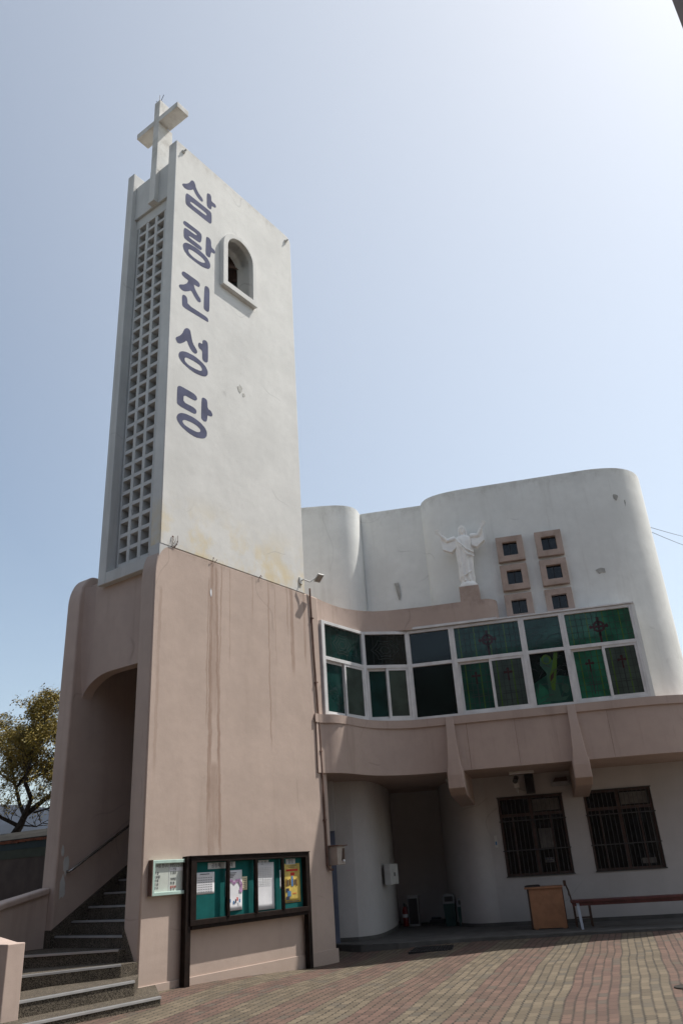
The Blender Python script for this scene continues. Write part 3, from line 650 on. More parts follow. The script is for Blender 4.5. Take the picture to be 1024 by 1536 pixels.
def pane(x0, x1, z0, z1, y, kind, parent, base=0):
    b = B(); b.box(x0, x1, y, y+.012, z0, z1, base)
    y1, y2, y3 = y-.0012, y-.0024, y-.0036; W_, H_ = x1-x0, z1-z0; rr = random.Random(int(x0*100)+int(z0*7))
    X = lambda f: x0+W_*f; Z = lambda f: z0+H_*f
    if kind in ('celtic', 'cross'):
        n = max(3, round(W_/.125))
        for i in range(1, n):
            xx = X(i/n)
            if i % 3 == 1: b.box(xx-.012, xx+.012, y1, y, z0, z1, 1)
            else: line(b, [(xx, z0), (xx, z1)], .013, y1, 2)
        nz = max(3, round(H_/.17))
        for j in range(1, nz): line(b, [(x0, Z(j/nz)), (X(.3), Z(j/nz)+rr.uniform(-.01, .01)), (x1, Z(j/nz)+rr.uniform(-.01, .01))], .010, y2, 2)
    if kind == 'celtic':
        cx, cz, r = X(.5), Z(.52), .145
        b.prism(ell(cx, cz, r, r, 0, 360, 22)[:-1], y3, y2, WX, holes=[ell(cx, cz, r*.62, r*.62, 0, 360, 22)[:-1]], m=3)
        for a in range(4):
            b.box(cx-.028, cx+.028, y3-.001, y2, cz-.24 if a == 0 else cz, cz+.235, 3)
        b.box(cx-.20, cx+.20, y3-.0015, y2, cz-.03, cz+.03, 3)
        b.box(cx-.022, cx+.022, y3-.001, y2, z0+.01, cz, 3)
        for dx, dz in ((-.19, 0), (.19, 0), (0, .19)): b.prism(ell(cx+dx, cz+dz, .035, .05, 0, 360, 10)[:-1], y3-.002, y2, WX, m=3)
    if kind == 'cross':
        cx, cz = X(.5), Z(.72)
        b.prism(cross_pts(cx, cz, .20, .095, .02), y3, y2, WX, m=3); b.box(cx-.014, cx+.014, y2, y1, Z(.08), cz, 2)
        for zz in (.27, .32): line(b, [(X(.25), Z(zz)), (X(.75), Z(zz))], .012, y2, 2)
    if kind == 'rose':
        for i in range(1, 5): line(b, [(X(i/5), z0), (X(i/5), z1)], .008, y1, 2)
        for rx in (.32, .22, .12):
            o = [(X(.5)+math.cos(t*.35)*rx*(1+.16*math.cos(t*.35*6)), Z(.5)+math.sin(t*.35)*rx*.75*(1+.16*math.cos(t*.35*6))) for t in range(19)]
            line(b, o, .016, y2, 2)
        
    if kind == 'figure':
        b.prism([(X(0), Z(.42)), (X(.4), Z(.56)), (X(1), Z(.5)), (X(1), Z(0)), (X(0), Z(0))], y1, y, WX, m=5)
        b.prism([(X(.05), Z(.0)), (X(.02), Z(.25)), (X(.18), Z(.42)), (X(.36), Z(.28)), (X(.40), Z(.0))], y2, y1, WX, m=0)
        robe = [(X(.38), Z(.10)), (X(.70), Z(.10)), (X(.66), Z(.5)), (X(.72), Z(.82)), (X(.56), Z(.86)), (X(.42), Z(.78)), (X(.30), Z(.92)), (X(.26), Z(.76)), (X(.40), Z(.6))]
        b.prism(robe, y2-.0004, y1, WX, m=4)
        b.prism([(X(.48), Z(.28)), (X(.56), Z(.25)), (X(.70), Z(.66)), (X(.80), Z(.98)), (X(.70), Z(.98)), (X(.58), Z(.70)), (X(.46), Z(.52))], y2-.001, y1, WX, m=1)
        b.prism([(X(.47), Z(.42)), (X(.58), Z(.50)), (X(.62), Z(.62)), (X(.50), Z(.54))], y2-.0014, y1, WX, m=3)
        b.prism(ell(X(.46), Z(.86), .12, .12, 0, 360, 16)[:-1], y2-.0010, y1, WX, m=1)
        b.prism(ell(X(.46), Z(.85), .07, .085, 0, 360, 12)[:-1], y2-.0020, y1, WX, m=4)
        b.prism(ell(X(.85), Z(.28), .09, .12, 0, 360, 9)[:-1], y2-.0010, y1, WX, m=4)
        b.prism([(X(.25), Z(.06)), (X(.80), Z(.06)), (X(.92), Z(.14)), (X(.60), Z(.11)), (X(.3), Z(.14))], y2-.0016, y1, WX, m=4)
        for _ in range(26):
            p = (X(rr.uniform(.02, .98)), Z(rr.uniform(.02, .98))); a = rr.uniform(-.6, 1.4); l = rr.uniform(.1, .3)
            q = (min(max(p[0]+math.cos(a)*l, x0), x1), min(max(p[1]+math.sin(a)*l, z0), z1)); mdl = ((p[0]+q[0])/2+.02, (p[1]+q[1])/2+.03)
            line(b, [p, mdl, q], .013, y2-.003, 2)
    if kind == 'leafy':
        b.prism([(X(0), Z(0)), (X(.0), Z(.8)), (X(.25), Z(.95)), (X(.2), Z(.4)), (X(.6), Z(.1)), (X(.9), Z(.3)), (X(.85), Z(0))], y1, y, WX, m=1 if base == 0 else 5)
        b.prism([(X(.3), Z(.35)), (X(.45), Z(.85)), (X(.75), Z(.9)), (X(.95), Z(.6)), (X(.6), Z(.3))], y1-.0004, y, WX, m=4 if base == 0 else 5)
        for i in range(16):
            c = (X(rr.uniform(.1, .9)), Z(rr.uniform(.1, .9))); r1 = rr.uniform(.1, .3); a0 = rr.uniform(0, 6)
            o = [(min(max(c[0]+r1*math.cos(a0+.3*t), x0), x1), min(max(c[1]+r1*.6*math.sin(a0+.3*t), z0), z1)) for t in range(7)]
            line(b, o, .010, y2-.001, 2)
    return b.build('pane', PM, parent)
def rail_frame(b, x0, x1, z0, z1, y0, y1, w_, m=0):
    b.prism([(x0, z0), (x1, z0), (x1, z1), (x0, z1)], y0, y1, WX, holes=[[(x0+w_, z0+w_), (x1-w_, z0+w_), (x1-w_, z1-w_), (x0+w_, z1-w_)]], m=m)
def window_bay(p, q, kinds, sliding, bases, label=None, j0=.035, j1=.035):
    d = Vector(q)-Vector(p); L_ = d.length
    b = B(); z0, z1, zt = 4.702, 6.93, 6.03
    b.box(0, j0+.035, -.06, .06, z0, z1); b.box(L_-j1-.035, L_, -.0595, .06, z0, z1)
    b.box(j0, L_-j1, -.058, .06, z1-.075, z1); b.box(j0, L_-j1, -.058, .06, z0, z0+.06); b.box(j0, L_-j1, -.058, .06, zt-.04, zt+.045)
    f = b.build('window', 'frame', church, bevel=.006); f.location = (p[0], p[1], 0); f.rotation_euler = (0, 0, math.atan2(d.y, d.x))
    if label: f['label'] = label
    a0, a1 = j0+.03, L_-j1-.03
    pane(a0, a1, zt+.04, z1-.07, .0, kinds[0], f, bases[0])
    if not sliding: pane(a0, a1, z0+.05, zt-.03, .0, kinds[1], f, bases[1])
    else:
        m_ = (a0+a1)/2
        for k, (x0, x1, y0) in enumerate(((a0, m_+.02, .005), (m_-.035, a1, -.045))):
            b = B(); rail_frame(b, x0, x1, z0+.055, zt-.035, y0, y0+.04, .062); sh = b.build('sash', 'frame', f, bevel=.005)
            pane(x0+.055, x1-.055, z0+.11, zt-.09, y0+.018, kinds[1+k], f, bases[1+k])
    return f
Q0, Q1, Q2 = wl(-.70, 17.66), wl(.29, 18.97), (0.0, -.0)
window_bay(Q0, Q1, ('rose', 'none', 'none'), True, (8, 8, 7), 'angled window nearest the tower, teal glass over two sliding sashes', j0=.08)
window_bay(Q1, Q2, ('rose', 'none', 'none'), True, (6, 8, 7), 'second window from the tower with a dark rosette pane')
window_bay((0, 0), (1.13, 0), ('none', 'none'), False, (6, 6), 'fixed dark window without sashes')
window_bay((1.13, 0), (2.86, 0), ('celtic', 'cross', 'cross'), True, (5, 5, 7), 'green window with ringed cross under the statue')
window_bay((2.86, 0), (3.84, 0), ('leafy', 'figure'), False, (5, 6), 'stained glass window with a robed figure')
window_bay((3.84, 0), (5.50, 0), ('celtic', 'cross', 'cross'), True, (0, 0, 7), 'brightest green window at the right end with ringed cross')
b = B(); b.box(0, 2.3, -.12, -.0585, 6.935, 6.995); b.box(2.29, 5.56, -.09, .42, 6.935, 6.975); b.build('window_head', 'frame', church, bevel=.004)
b = B(); b.box(5.501, 5.58, -.058, .40, 4.702, 6.935); b.build('window_return', 'wingwhite', church)
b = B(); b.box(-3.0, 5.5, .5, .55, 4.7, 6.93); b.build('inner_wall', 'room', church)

# ground floor
gw = [wl(-2.2, 19.5), wl(-.66, 19.68), wl(-.25, 19.64), wl(.06, 19.78), wl(.28, 20.15), wl(.46, 20.85), wl(.63, 21.7), wl(.78, 22.8), wl(.86, 24.3)]
gw = gw[:2] + smoothpl(gw[2:], 2)
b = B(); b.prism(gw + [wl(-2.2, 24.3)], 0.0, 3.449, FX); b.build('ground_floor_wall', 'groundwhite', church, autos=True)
gr = smoothpl([wl(2.30, 24.3), wl(2.20, 23.2), wl(2.22, 22.2), wl(2.40, 21.5), wl(2.72, 21.12), (1.29, 2.221)], 2)
# straight part with two window openings (kept clear by building it in piers)
TL = 2.22
W1, W2, WZ = (1.60, 3.21), (3.72, 5.33), (1.10, 2.93)
hol = [[(a, WZ[0]), (c, WZ[0]), (c, WZ[1]), (a, WZ[1])] for a, c in (W1, W2)]
b = B(); b.prism(gr[:-1] + [(1.30, TL), (1.30, 5.3)], 0.0, 3.448, FX)
b.prism([(1.30, 0.0), (7.6, 0.0), (7.6, 3.448), (1.30, 3.448)], TL, TL+.25, WX, holes=hol)
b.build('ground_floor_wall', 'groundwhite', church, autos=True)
b = B(); p1, p2 = wl(.5, 24.1), wl(3.2, 23.9)
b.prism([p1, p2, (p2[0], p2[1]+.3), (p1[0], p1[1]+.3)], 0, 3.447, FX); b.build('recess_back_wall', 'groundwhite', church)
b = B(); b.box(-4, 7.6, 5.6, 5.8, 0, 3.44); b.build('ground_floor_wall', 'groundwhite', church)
# skirting at wall feet
b = B(); ribbon(b, gw[1:], .0, .02, lambda i: 0, lambda i: .13); b.build('skirting', 'slab', church)
b = B(); g2 = gr[:-1] + [(7.6, TL)]; ribbon(b, g2, .0, .02, lambda i: 0, lambda i: .13); b.build('skirting', 'slab', church)
# side door beside the tower
b = B(); b.prism([wl(-1.6, 19.35), wl(-.64, 19.35), wl(-.64, 19.72), wl(-1.6, 19.72)], 2.35, 3.446, FX); b.build('door_head', 'groundwhite', church)
b = B(); b.prism([wl(-.78, 19.42), wl(-.655, 19.42), wl(-.655, 19.55), wl(-.78, 19.55)], 0, 2.35, FX)
b.prism([wl(-1.5, 19.46), wl(-.78, 19.46), wl(-.78, 19.50), wl(-1.5, 19.50)], 0, 2.0, FX, m=1)
b.build('side_door', ['blueframe', 'dark'], church)
# barred windows with wooden frames
for k, (a, c) in enumerate((W1, W2)):
    b = B(); rail_frame(b, a, c, WZ[0], WZ[1], TL+.05, TL+.12, .06)
    m_ = (a+c)/2; b.box(m_-.035, m_+.035, TL+.052, TL+.118, WZ[0], WZ[1]); b.box(a, c, TL+.051, TL+.117, 2.46, 2.53)
    b.box(m_-.5, m_-.46, TL+.08, TL+.11, WZ[0], 2.46); b.box(m_+.42, m_+.46, TL+.08, TL+.11, WZ[0], 2.46)
    bw = b.build('barred_window', 'hedgewood', church)
    bw['label'] = ('barred brown window above the desk, with a small notice', 'barred brown window above the bench')[k]
    b = B(); b.box(a+.05, c-.05, TL+.088, TL+.096, WZ[0]+.05, WZ[1]-.05); b.build('pane', 'black_glass', bw)
    b = B(); b.box(m_+.06, c-.1, TL+.084, TL+.0875, 2.56, 2.84)
    b.build('curtain', 'curtain', bw)
    b = B()
    if k == 0: b.box(m_+.10, m_+.45, TL+.084, TL+.087, 1.7, 2.15)
    else: b.box(m_+.3, m_+.62, TL+.084, TL+.087, 1.22, 1.34)
    b.build('curtain', 'curtain', bw)
    b = B(); n = 15
    for i in range(n+1):
        x = a+.015 + (c-a-.03)*i/n; b.tube([(x, TL-.012, WZ[0]-.01), (x, TL-.012, WZ[1]+.01)], .0065, 6)
    for z in (WZ[0]+.0, 1.68, 2.36, WZ[1]-.0): b.box(a-.02, c+.02, TL-.03, TL-.018, z-.012, z+.012)
    b.build('window_bars', 'grillpaint', bw)
    if k == 0:
        b = B(); b.box(m_+.15, m_+.38, TL+.075, TL+.083, 1.37, 1.48); nb = b.build('notice', 'curtain', bw)
        b = B(); 
        for j in range(3): b.box(m_+.16+.08*j, m_+.21+.08*j, TL+.071, TL+.0745, 1.44, 1.475)
        b.box(m_+.2, m_+.34, TL+.071, TL+.0745, 1.39, 1.415); b.build('notice_writing', 'ink', bw)
# ceiling lamp tubes
for (s_, t_) in ((2.32, 1.3),):
    b = B(); b.box(s_-.3, s_+.3, t_-.05, t_+.05, 3.41, 3.449); b.tube([(s_-.3, t_-.02, 3.40), (s_+.3, t_-.02, 3.40)], .016, 8, m=1); b.build('tube_lamp', ['lightgrey', 'paper'], church)
b = B(); b.tube([(.55, 1.6, 3.449), (.55, 1.6, 3.36)], .14, 16); b.build('ceiling_lamp', 'lightgrey', church, bevel=.02)
# narrow sign boxes fixed to the right hand side wall
for z0, z1, y in ((7.9, 9.1, 1.2), (4.9, 6.5, 1.3)):
    b = B(); b.box(6.74, 6.79, y+.9, y+1.6, z0, z1); b.build('side_window_surround', 'pinkwing', church, bevel=.01)
# porch floor
ps = [wl(-.75, 19.3), wl(-.2, 18.75), wl(.6, 18.62), wl(1.9, 18.72), wl(4.2, 18.42), wl(6.5, 17.98), wl(9.2, 17.45), wl(10.2, 21.5), wl(9.5, 25), wl(-1.5, 25)]
b = B(); b.prism(ps, -.3, .05, FX); o = b.build('porch_floor', 'slab', None, bevel=.015)
place(o, F0, FR); tag(o, 'grey cement porch floor under the balcony', kind='structure')

# ---------------------------------------------------------------- statue
def statue_mesh():
    b = B(); n = 48
    # base mound
    b.rings([[(r*1.0*math.cos(2*math.pi*k/n), r*.8*math.sin(2*math.pi*k/n), z) for k in range(n)] for r, z in ((.23, 0), (.235, .04), (.22, .09), (.17, .15), (.06, .19), (.01, .195))])
    # robe: z, cx, half width, half depth, fold amp
    prof = [(.10,.0,.17,.12,.008),(.2,-.0,.165,.125,.016),(.26,-.01,.18,.13,.02),(.4,-.01,.185,.135,.018),(.6,0,.19,.135,.016),(.8,.0,.20,.135,.014),(1.0,.0,.215,.135,.012),(1.15,.005,.235,.14,.010),(1.28,.01,.25,.135,.008),(1.38,.01,.235,.115,.005),(1.44,.01,.16,.09,.002),(1.47,.01,.07,.065,0),(1.56,.01,.055,.06,0)]
    rings = []
    for (z, cx, hw, hd, am) in prof:
        r_ = []
        for k in range(n):
            t = 2*math.pi*k/n
            f = 1 + am/.16*(math.sin(9*t + z*2.2) + .6*math.sin(5*t - z*5 + 1))
            r_.append((cx + hw*math.cos(t)*f, hd*math.sin(t)*f, z))
        rings.append(r_)
    b.rings(rings)
    # mantle: diagonal drape over the chest
    for off in (0, .10):
        b.tube([(-.20+off*.3, -.06, 1.42-off*.4), (-.08+off*.2, -.150, 1.22-off), (.08, -.158, 1.02-off*1.3), (.20, -.10, .96-off*1.2), (.23, .0, .98-off)], [.022,.02,.018,.02,.022], 8)
    b.tube([(-.16,-.10,.30), (-.05,-.14,.32), (.06,-.14,.38), (.12,-.1,.44)], .016, 8)
    # head, hair, beard
    b.rings([[(.01+rx*math.cos(2*math.pi*k/24), -.012+ry*math.sin(2*math.pi*k/24), z) for k in range(24)] for z, rx, ry in
             ((1.50,.02,.03),(1.52,.045,.06),(1.56,.06,.078),(1.62,.07,.085),(1.67,.074,.088),(1.71,.068,.082),(1.745,.045,.055),(1.755,.01,.01))])
    for sg in (-1, 1):
        b.tube([(.01+sg*.045, .0, 1.735), (.01+sg*.078, -.01, 1.67), (.01+sg*.085, -.01, 1.58), (.01+sg*.092, -.005, 1.48), (.01+sg*.085, -.02, 1.40)], [.025,.028,.03,.032,.02], 8)
        b.tube([(.01, .03, 1.74), (.01+sg*.05, .06, 1.66), (.01+sg*.06, .07, 1.52)], [.03,.05,.05], 8)
        b.rings([[(.01+sg*.028+.012*math.cos(2*math.pi*k/8), -.098+.006*math.sin(2*math.pi*k/8)*1, 1.655+dz) for k in range(8)] for dz in (-.005, .005)])
        b.tube([(.01+sg*.012, -.102, 1.672), (.01+sg*.05, -.088, 1.668)], .007, 6)
    b.tube([(-.03,-.075,1.735),(.05,-.075,1.735)], .016, 6)
    b.tube([(.01,-.098,1.672),(.01,-.118,1.625)], [.008,.013], 8)
    b.tube([(-.015,-.105,1.592),(.035,-.105,1.592)], .007, 6)
    b.tube([(.01,-.098,1.585),(.01,-.092,1.535),(.01,-.075,1.50)], [.022,.03,.018], 8)
    # arms with wide hanging sleeves
    for sg, sh, elb, wr, tip in ((-1, (-.20,0,1.40), (-.42,-.04,1.36), (-.565,-.10,1.53), (-.68,-.13,1.69)), (1, (.22,0,1.41), (.43,-.04,1.40), (.54,-.10,1.60), (.65,-.13,1.79))):
        S_, E_, W_, T_ = map(Vector, (sh, elb, wr, tip))
        b.tube([S_, S_.lerp(E_, .5), E_, E_.lerp(W_, .5), E_.lerp(W_, .8)], [.088,.078,.068,.058,.05], 14)
        b.tube([E_.lerp(W_, .6), W_, W_.lerp(T_, .12)], [.036,.031,.030], 10)
        # hanging sleeve as a tapering slab with rounded edge
        lo = [(-.2,1.43),(-.40,1.385),(-.535,1.52),(-.575,1.44),(-.55,1.13),(-.33,1.02),(-.2,1.12)] if sg < 0 else [(.22,1.44),(.42,1.42),(.505,1.565),(.55,1.49),(.56,1.24),(.34,1.07),(.22,1.14)]
        lo = [Vector((p_[0], 0, p_[1])) for p_ in lo]
        vs = [(p.x, -(.05 + .035*(p.z < 1.3)), p.z) for p in lo] + [(p.x, .05 + .035*(p.z < 1.3), p.z) for p in lo]; k = len(lo)
        b.add(vs, [tuple(range(k)), tuple(range(2*k-1, k-1, -1))] + [(i, (i+1) % k, (i+1) % k+k, i+k) for i in range(k)])
        # hand: palm, four fingers, thumb
        d = (T_-W_).normalized(); side = d.cross(Vector((0,-1,0))).normalized()
        L_ = .19; pc = W_.lerp(T_, -.02); HS = 1.3
        b.rings([[tuple(pc + d*a + side*(w_*math.cos(2*math.pi*k/12)) + Vector((0, .019*math.sin(2*math.pi*k/12), 0))) for k in range(12)] for a, w_ in ((.0,.030),(.035,.043),(.075,.050),(.110,.046))])
        for j, fl in enumerate((.080, .095, .09, .068)):
            o_ = side*((j-1.5)*.0245); p = pc + d*.100 + o_
            b.tube([p, p + d*fl*.5 + o_*.15 + Vector((0,-.006,0)), p + d*fl + o_*.25 + Vector((0,-.018,0))], [.0125,.0115,.009], 8)
        ts = side*(1 if side.z > 0 else -1)
        p = pc + d*.025 + ts*.03; b.tube([p, p + d*.04 + ts*.032, p + d*.07 + ts*.044], [.015,.013,.010], 8)
    # feet
    for sg in (-1, 1): b.tube([(sg*.06, -.06, .19), (sg*.065, -.15, .165)], [.04,.03], 10)
    return b
o = statue_mesh().build('statue', 'statue')
md = o.modifiers.new('r', 'REMESH'); md.mode = 'VOXEL'; md.voxel_size = .0048; md.use_smooth_shade = True
s2 = o.modifiers.new('s', 'SMOOTH'); s2.iterations = 2; s2.factor = .5
dg = bpy.context.evaluated_depsgraph_get(); me = bpy.data.meshes.new_from_object(o.evaluated_get(dg)); o.modifiers.clear(); o.data = me; me.materials.clear(); me.materials.append(M['statue'])
c_, s_ = 1.72, .13
loc = F0 + Vector((c_*ca + s_*sa, -c_*sa + s_*ca, 7.91)); place(o, loc, FR)
tag(o, 'white statue of a robed bearded figure with raised open arms on the parapet plinth', 'statue')
# ---------------------------------------------------------------- notice board
def tplace(o): return place(o, TA, TR)
NBL = TA + Vector((math.cos(TR)*.165 - math.sin(TR)*.16, math.sin(TR)*.165 + math.cos(TR)*.16, 0))
nb = empty('notice_board', NBL, TR, 'long dark brown glazed notice board on two posts with teal felt backing', 'notice board')
nb_parts = []
D0, D1 = -.34, -.22
b = B()
b.box(.70, 3.83, D0, D1, 1.80, 1.885); b.box(.70, 3.83, D0, D1, .845, .93)
b.box(.70, .83, D0+.001, D1, .93, 1.80); b.box(3.74, 3.83, D0+.001, D1, .93, 1.80)
b.box(.68, 3.86, D0-.02, D1+.03, 1.885, 1.905); b.box(.75, 3.80, D0+.02, D1-.01, .79, .846)
b.build('frame', 'brown', nb, bevel=.006)
for x0, x1 in ((.62, .74), (3.80, 3.90)):
    b = B(); b.box(x0, x1, D0+.03, D1+.02, -.3, 1.90); b.build('post', 'brown', nb, bevel=.006)
for x in (1.575, 2.30, 3.045):
    b = B(); b.box(x-.035, x+.035, D0-.012, D0+.03, .93, 1.80); b.box(x-.012, x+.012, D0-.022, D0-.01, .93, 1.80); b.build('divider', 'brown', nb, bevel=.003)
b = B(); b.box(.70, 3.83, D1-.012, D1, .93, 1.80); b.build('backing', 'teal', nb)
b = B(); b.box(.70, 3.83, D1+.001, D1+.02, .85, 1.885); b.build('back_board', 'brown', nb)
yb = D1-.013
def sheet(name, x0, x1, z0, z1, label, cat, mat='paper', curl=0.0, y=None, tilt=0.0):
    y = yb if y is None else y
    n = 8; b = B(); vs = []; cx, cz = (x0+x1)/2, (z0+z1)/2
    for j in range(n+1):
        for i in range(n+1):
            fx, fz = i/n, j/n; x = x0+(x1-x0)*fx; z = z0+(z1-z0)*fz
            dy = -curl*(1-fz)**3*(.5+.5*math.sin(fx*5)) - curl*.18*abs(math.sin(fz*7+fx*2))
            xr, zr = x-cx, z-cz; x = cx + xr*math.cos(tilt)-zr*math.sin(tilt); z = cz + xr*math.sin(tilt)+zr*math.cos(tilt)
            vs.append((x, y-.002+dy, z))
    m = n+1; fs = [(j*m+i, j*m+i+1, (j+1)*m+i+1, (j+1)*m+i) for j in range(n) for i in range(n)]
    b.add(vs, fs); o = b.build(name, mat, None, smooth=True); so = o.modifiers.new('t', 'SOLIDIFY'); so.thickness = .0015
    # thing origin at its lower edge, in tower frame
    place(o, NBL, TR); tag(o, label, cat); return o
def marks(parent, mat, rects, y, name='printing'):
    b = B()
    for r_ in rects: b.box(r_[0], r_[1], y-.0012, y-.0002, r_[2], r_[3])
    return b.build(name, mat, parent)
s1 = sheet('poster', .865, 1.34, 1.30, 1.64, 'white calendar sheet of small grey rows, leftmost on the teal felt', 'poster')
marks(s1, 'ink', [(.90+.058*i, .935+.058*i, 1.335+.036*j, 1.343+.036*j) for i in range(7) for j in range(7)] + [(1.0, 1.22, 1.605, 1.617)], yb-.004)
s2_ = sheet('poster', 1.61, 2.03, 1.0, 1.645, 'white poster with two mauve hands forming a heart, lower edge curling', 'poster', curl=.03)
b = B()
for sg in (-1, 1):
    cx, cz = 1.82, 1.40
    pts = [(cx+sg*.17, cz-.09), (cx+sg*.185, cz+.0), (cx+sg*.13, cz+.075), (cx+sg*.06, cz+.075), (cx, cz+.03)]
    for i in range(len(pts)-1):
        line(b, [pts[i], pts[i+1]], .06 if i < 2 else .045, yb-.014, 0)
    b.box(cx+sg*.17-.04, cx+sg*.17+.04, yb-.016, yb-.0145, cz-.12, cz-.06, 0)
for i in range(4): b.box(1.66, 1.66+.22-.03*i, yb-.0145, yb-.0135, 1.60-.024*i, 1.608-.024*i, 1)
for (x, z, m) in ((1.69, 1.13, 2), (1.83, 1.12, 1), (1.87, 1.15, 3), (1.78, 1.10, 2), (1.93, 1.12, 2)): b.box(x, x+.03, yb-.030, yb-.028, z, z+.055, m)
b.build('printing', ['purple', 'ink', 'blueink', 'redink'], s2_)
s3 = sheet('poster', 2.035, 2.17, 1.31, 1.53, 'small cream slip half hidden behind the heart poster', 'poster', 'cream')
marks(s3, 'ink', [(2.06, 2.15, 1.34+.03*j, 1.347+.03*j) for j in range(6)], yb-.004)
s4 = sheet('poster', 2.345, 2.90, .955, 1.745, 'large crumpled sheet of faint grey tables filling its pane', 'poster', curl=.022)
marks(s4, 'greytape', [(2.40, 2.82, 1.35+.03*j, 1.354+.03*j) for j in range(11)] + [(2.45+.07*i, 2.454+.07*i, 1.35, 1.66) for i in range(6)], yb-.010)
s5 = sheet('poster', 3.07, 3.16, 1.28, 1.60, 'narrow white strip beside the yellow poster', 'poster')
s6 = sheet('poster', 3.17, 3.67, 1.02, 1.70, 'bright yellow orange poster with red heading and small photographs', 'poster', None or 'cream', curl=.004)
M['yellow'] = plain('yellow_orange_print', (.60, .44, .10), .5, var=.3, scale=4); s6.data.materials.clear(); s6.data.materials.append(M['yellow'])
b = B(); y6 = yb-.008
b.box(3.26, 3.60, y6-.001, y6, 1.565, 1.60, 0); b.box(3.38, 3.50, y6-.001, y6, 1.49, 1.54, 0); b.box(3.43, 3.55, y6-.001, y6, 1.17, 1.18, 0)
for i in range(7): b.box(3.24+.05*i, 3.27+.05*i, y6-.001, y6, 1.30+.01*(i % 3), 1.43-.012*(i % 2), 1 if i % 2 else 3)
b.box(3.40, 3.45, y6-.0015, y6-.001, 1.30, 1.48, 4)
b.box(3.23, 3.33, y6-.001, y6, 1.20, 1.27, 1); b.box(3.28, 3.38, y6-.0015, y6-.001, 1.13, 1.22, 4); b.box(3.23, 3.34, y6-.002, y6-.0015, 1.07, 1.13, 1)
b.box(3.24, 3.62, y6-.001, y6, 1.035, 1.045, 1); b.box(3.28, 3.56, y6-.001, y6, 1.655, 1.662, 1); b.box(3.32, 3.52, y6-.001, y6, 1.63, 1.637, 1)
b.build('printing', ['redink', 'ink', 'paper', 'rust', 'blueink'], s6)
# heading letters pasted along the top of the felt
for (x, s_) in ((1.38, '공동체'), (1.72, '전례'), (2.62, '소식'), (3.40, '알림')):
    b = B(); w_ = .055*len(s_)+.03; b.box(x-w_, x+w_, yb-.003, yb-.0005, 1.685, 1.785)
    t = b.build('heading_strip', 'greytape', nb); text_obj('lettering', s_, .085, nb, x, yb-.0045, 1.71, 'ink')
M['pane_clear'] = bpy.data.materials.new('clear_pane'); M['pane_clear'].use_nodes = True
pb = M['pane_clear'].node_tree.nodes['Principled BSDF']; pb.inputs['Transmission Weight'].default_value = 1; pb.inputs['Roughness'].default_value = .02; pb.inputs['IOR'].default_value = 1.12; pb.inputs['Base Color'].default_value = (.93,.96,.95,1)
# ---------------------------------------------------------------- small wall sign
sg_ = empty('wall_sign', TA, TR, 'small pale framed schedule sign left of the dark notice board', 'sign')
b = B(); rail_frame(b, .10, .86, 1.335, 1.865, -.10, -.005, .055); b.build('frame', 'mint', sg_, bevel=.008)
b = B(); b.box(.09, .105, -.10, -.004, 1.34, 1.87); b.build('frame_edge', 'pipe', sg_)
b = B(); b.box(.15, .81, -.055, -.045, 1.385, 1.815); b.box(.478, .492, -.058, -.055, 1.385, 1.815, 1); b.box(.50, .80, -.057, -.055, 1.69, 1.745, 2); b.build('sign_board', ['board', 'greytape', 'paper'], sg_)
text_obj('lettering', '미사를 합니다', .062, sg_, .315, -.0585, 1.755, 'ink', xs=.85)
text_obj('lettering', '환영담당합니다', .062, sg_, .645, -.0585, 1.755, 'ink', xs=.75)
for j, (l, r_) in enumerate((('주 일', '1. 본당'), ('토요일', '2. 공소'), ('화 목', '지역장'), ('금 요', '회 장'), ('월 수', '총무부'))):
    text_obj('lettering', l, .045, sg_, .17, -.0585, 1.655-.055*j, 'ink', align='LEFT')
    text_obj('lettering', r_, .045, sg_, .515, -.0585, 1.705-.055*j if j < 2 else 1.675-.06*j, 'ink' if j != 4 else 'redink', align='LEFT')
text_obj('lettering', '수 시', .045, sg_, .515, -.0585, 1.40, 'ink', align='LEFT')

# ---------------------------------------------------------------- drain pipe, meter box, floodlight
b = B(); b.tube([(4.61, -.035, 7.62), (4.62, -.03, 7.3), (4.66, -.03, 6.0), (4.74, -.03, 4.2), (4.79, -.03, 2.4), (4.80, -.03, 1.62), (4.83, -.05, 1.54), (4.90, -.09, 1.54)], .022, 8)
for z in (6.9, 5.4, 3.9, 2.5): b.box(4.64+(7.3-z)*.028-.035, 4.64+(7.3-z)*.028+.035, -.06, -.002, z-.012, z+.012)
tag(tplace(b.build('drain_pipe', 'pipe', None, smooth=False)), 'thin rusty brown pipe running down the seam beside the tower base', 'pipe')
mb = empty('meter_box', TA + Vector((0, 0, 0)), TR, 'beige metal meter box at the corner above the pipe elbow', 'meter box')
b = B(); b.box(4.86, 5.13, -.25, -.002, 1.62, 1.98); b.build('case', 'box', mb, bevel=.012)
b = B(); b.box(4.84, 5.17, -.29, .0, 1.98, 2.0); b.build('rain_cap', 'pipe', mb)
b = B(); b.box(5.13, 5.15, -.23, -.04, 1.64, 1.93); b.prism([(5.0, 1.70), (5.10, 1.70), (5.10, 1.93), (5.04, 1.93)], -.262, -.25, WX); b.build('cover', 'darkoak', mb)
b = B(); b.box(5.03, 5.08, -.275, -.264, 1.68, 1.72); b.build('meter_glass', 'paper', mb)
fl = empty('floodlight', TA, TR, 'small white floodlight on a bent arm at the tower corner above the pink base', 'floodlight')
b = B(); b.tube([(4.30, -.01, 7.74), (4.30, -.12, 7.75), (4.46, -.16, 7.72), (4.60, -.24, 7.84)], .018, 8); b.box(4.25, 4.35, -.04, .0, 7.66, 7.82); b.build('arm', 'lightgrey', fl)
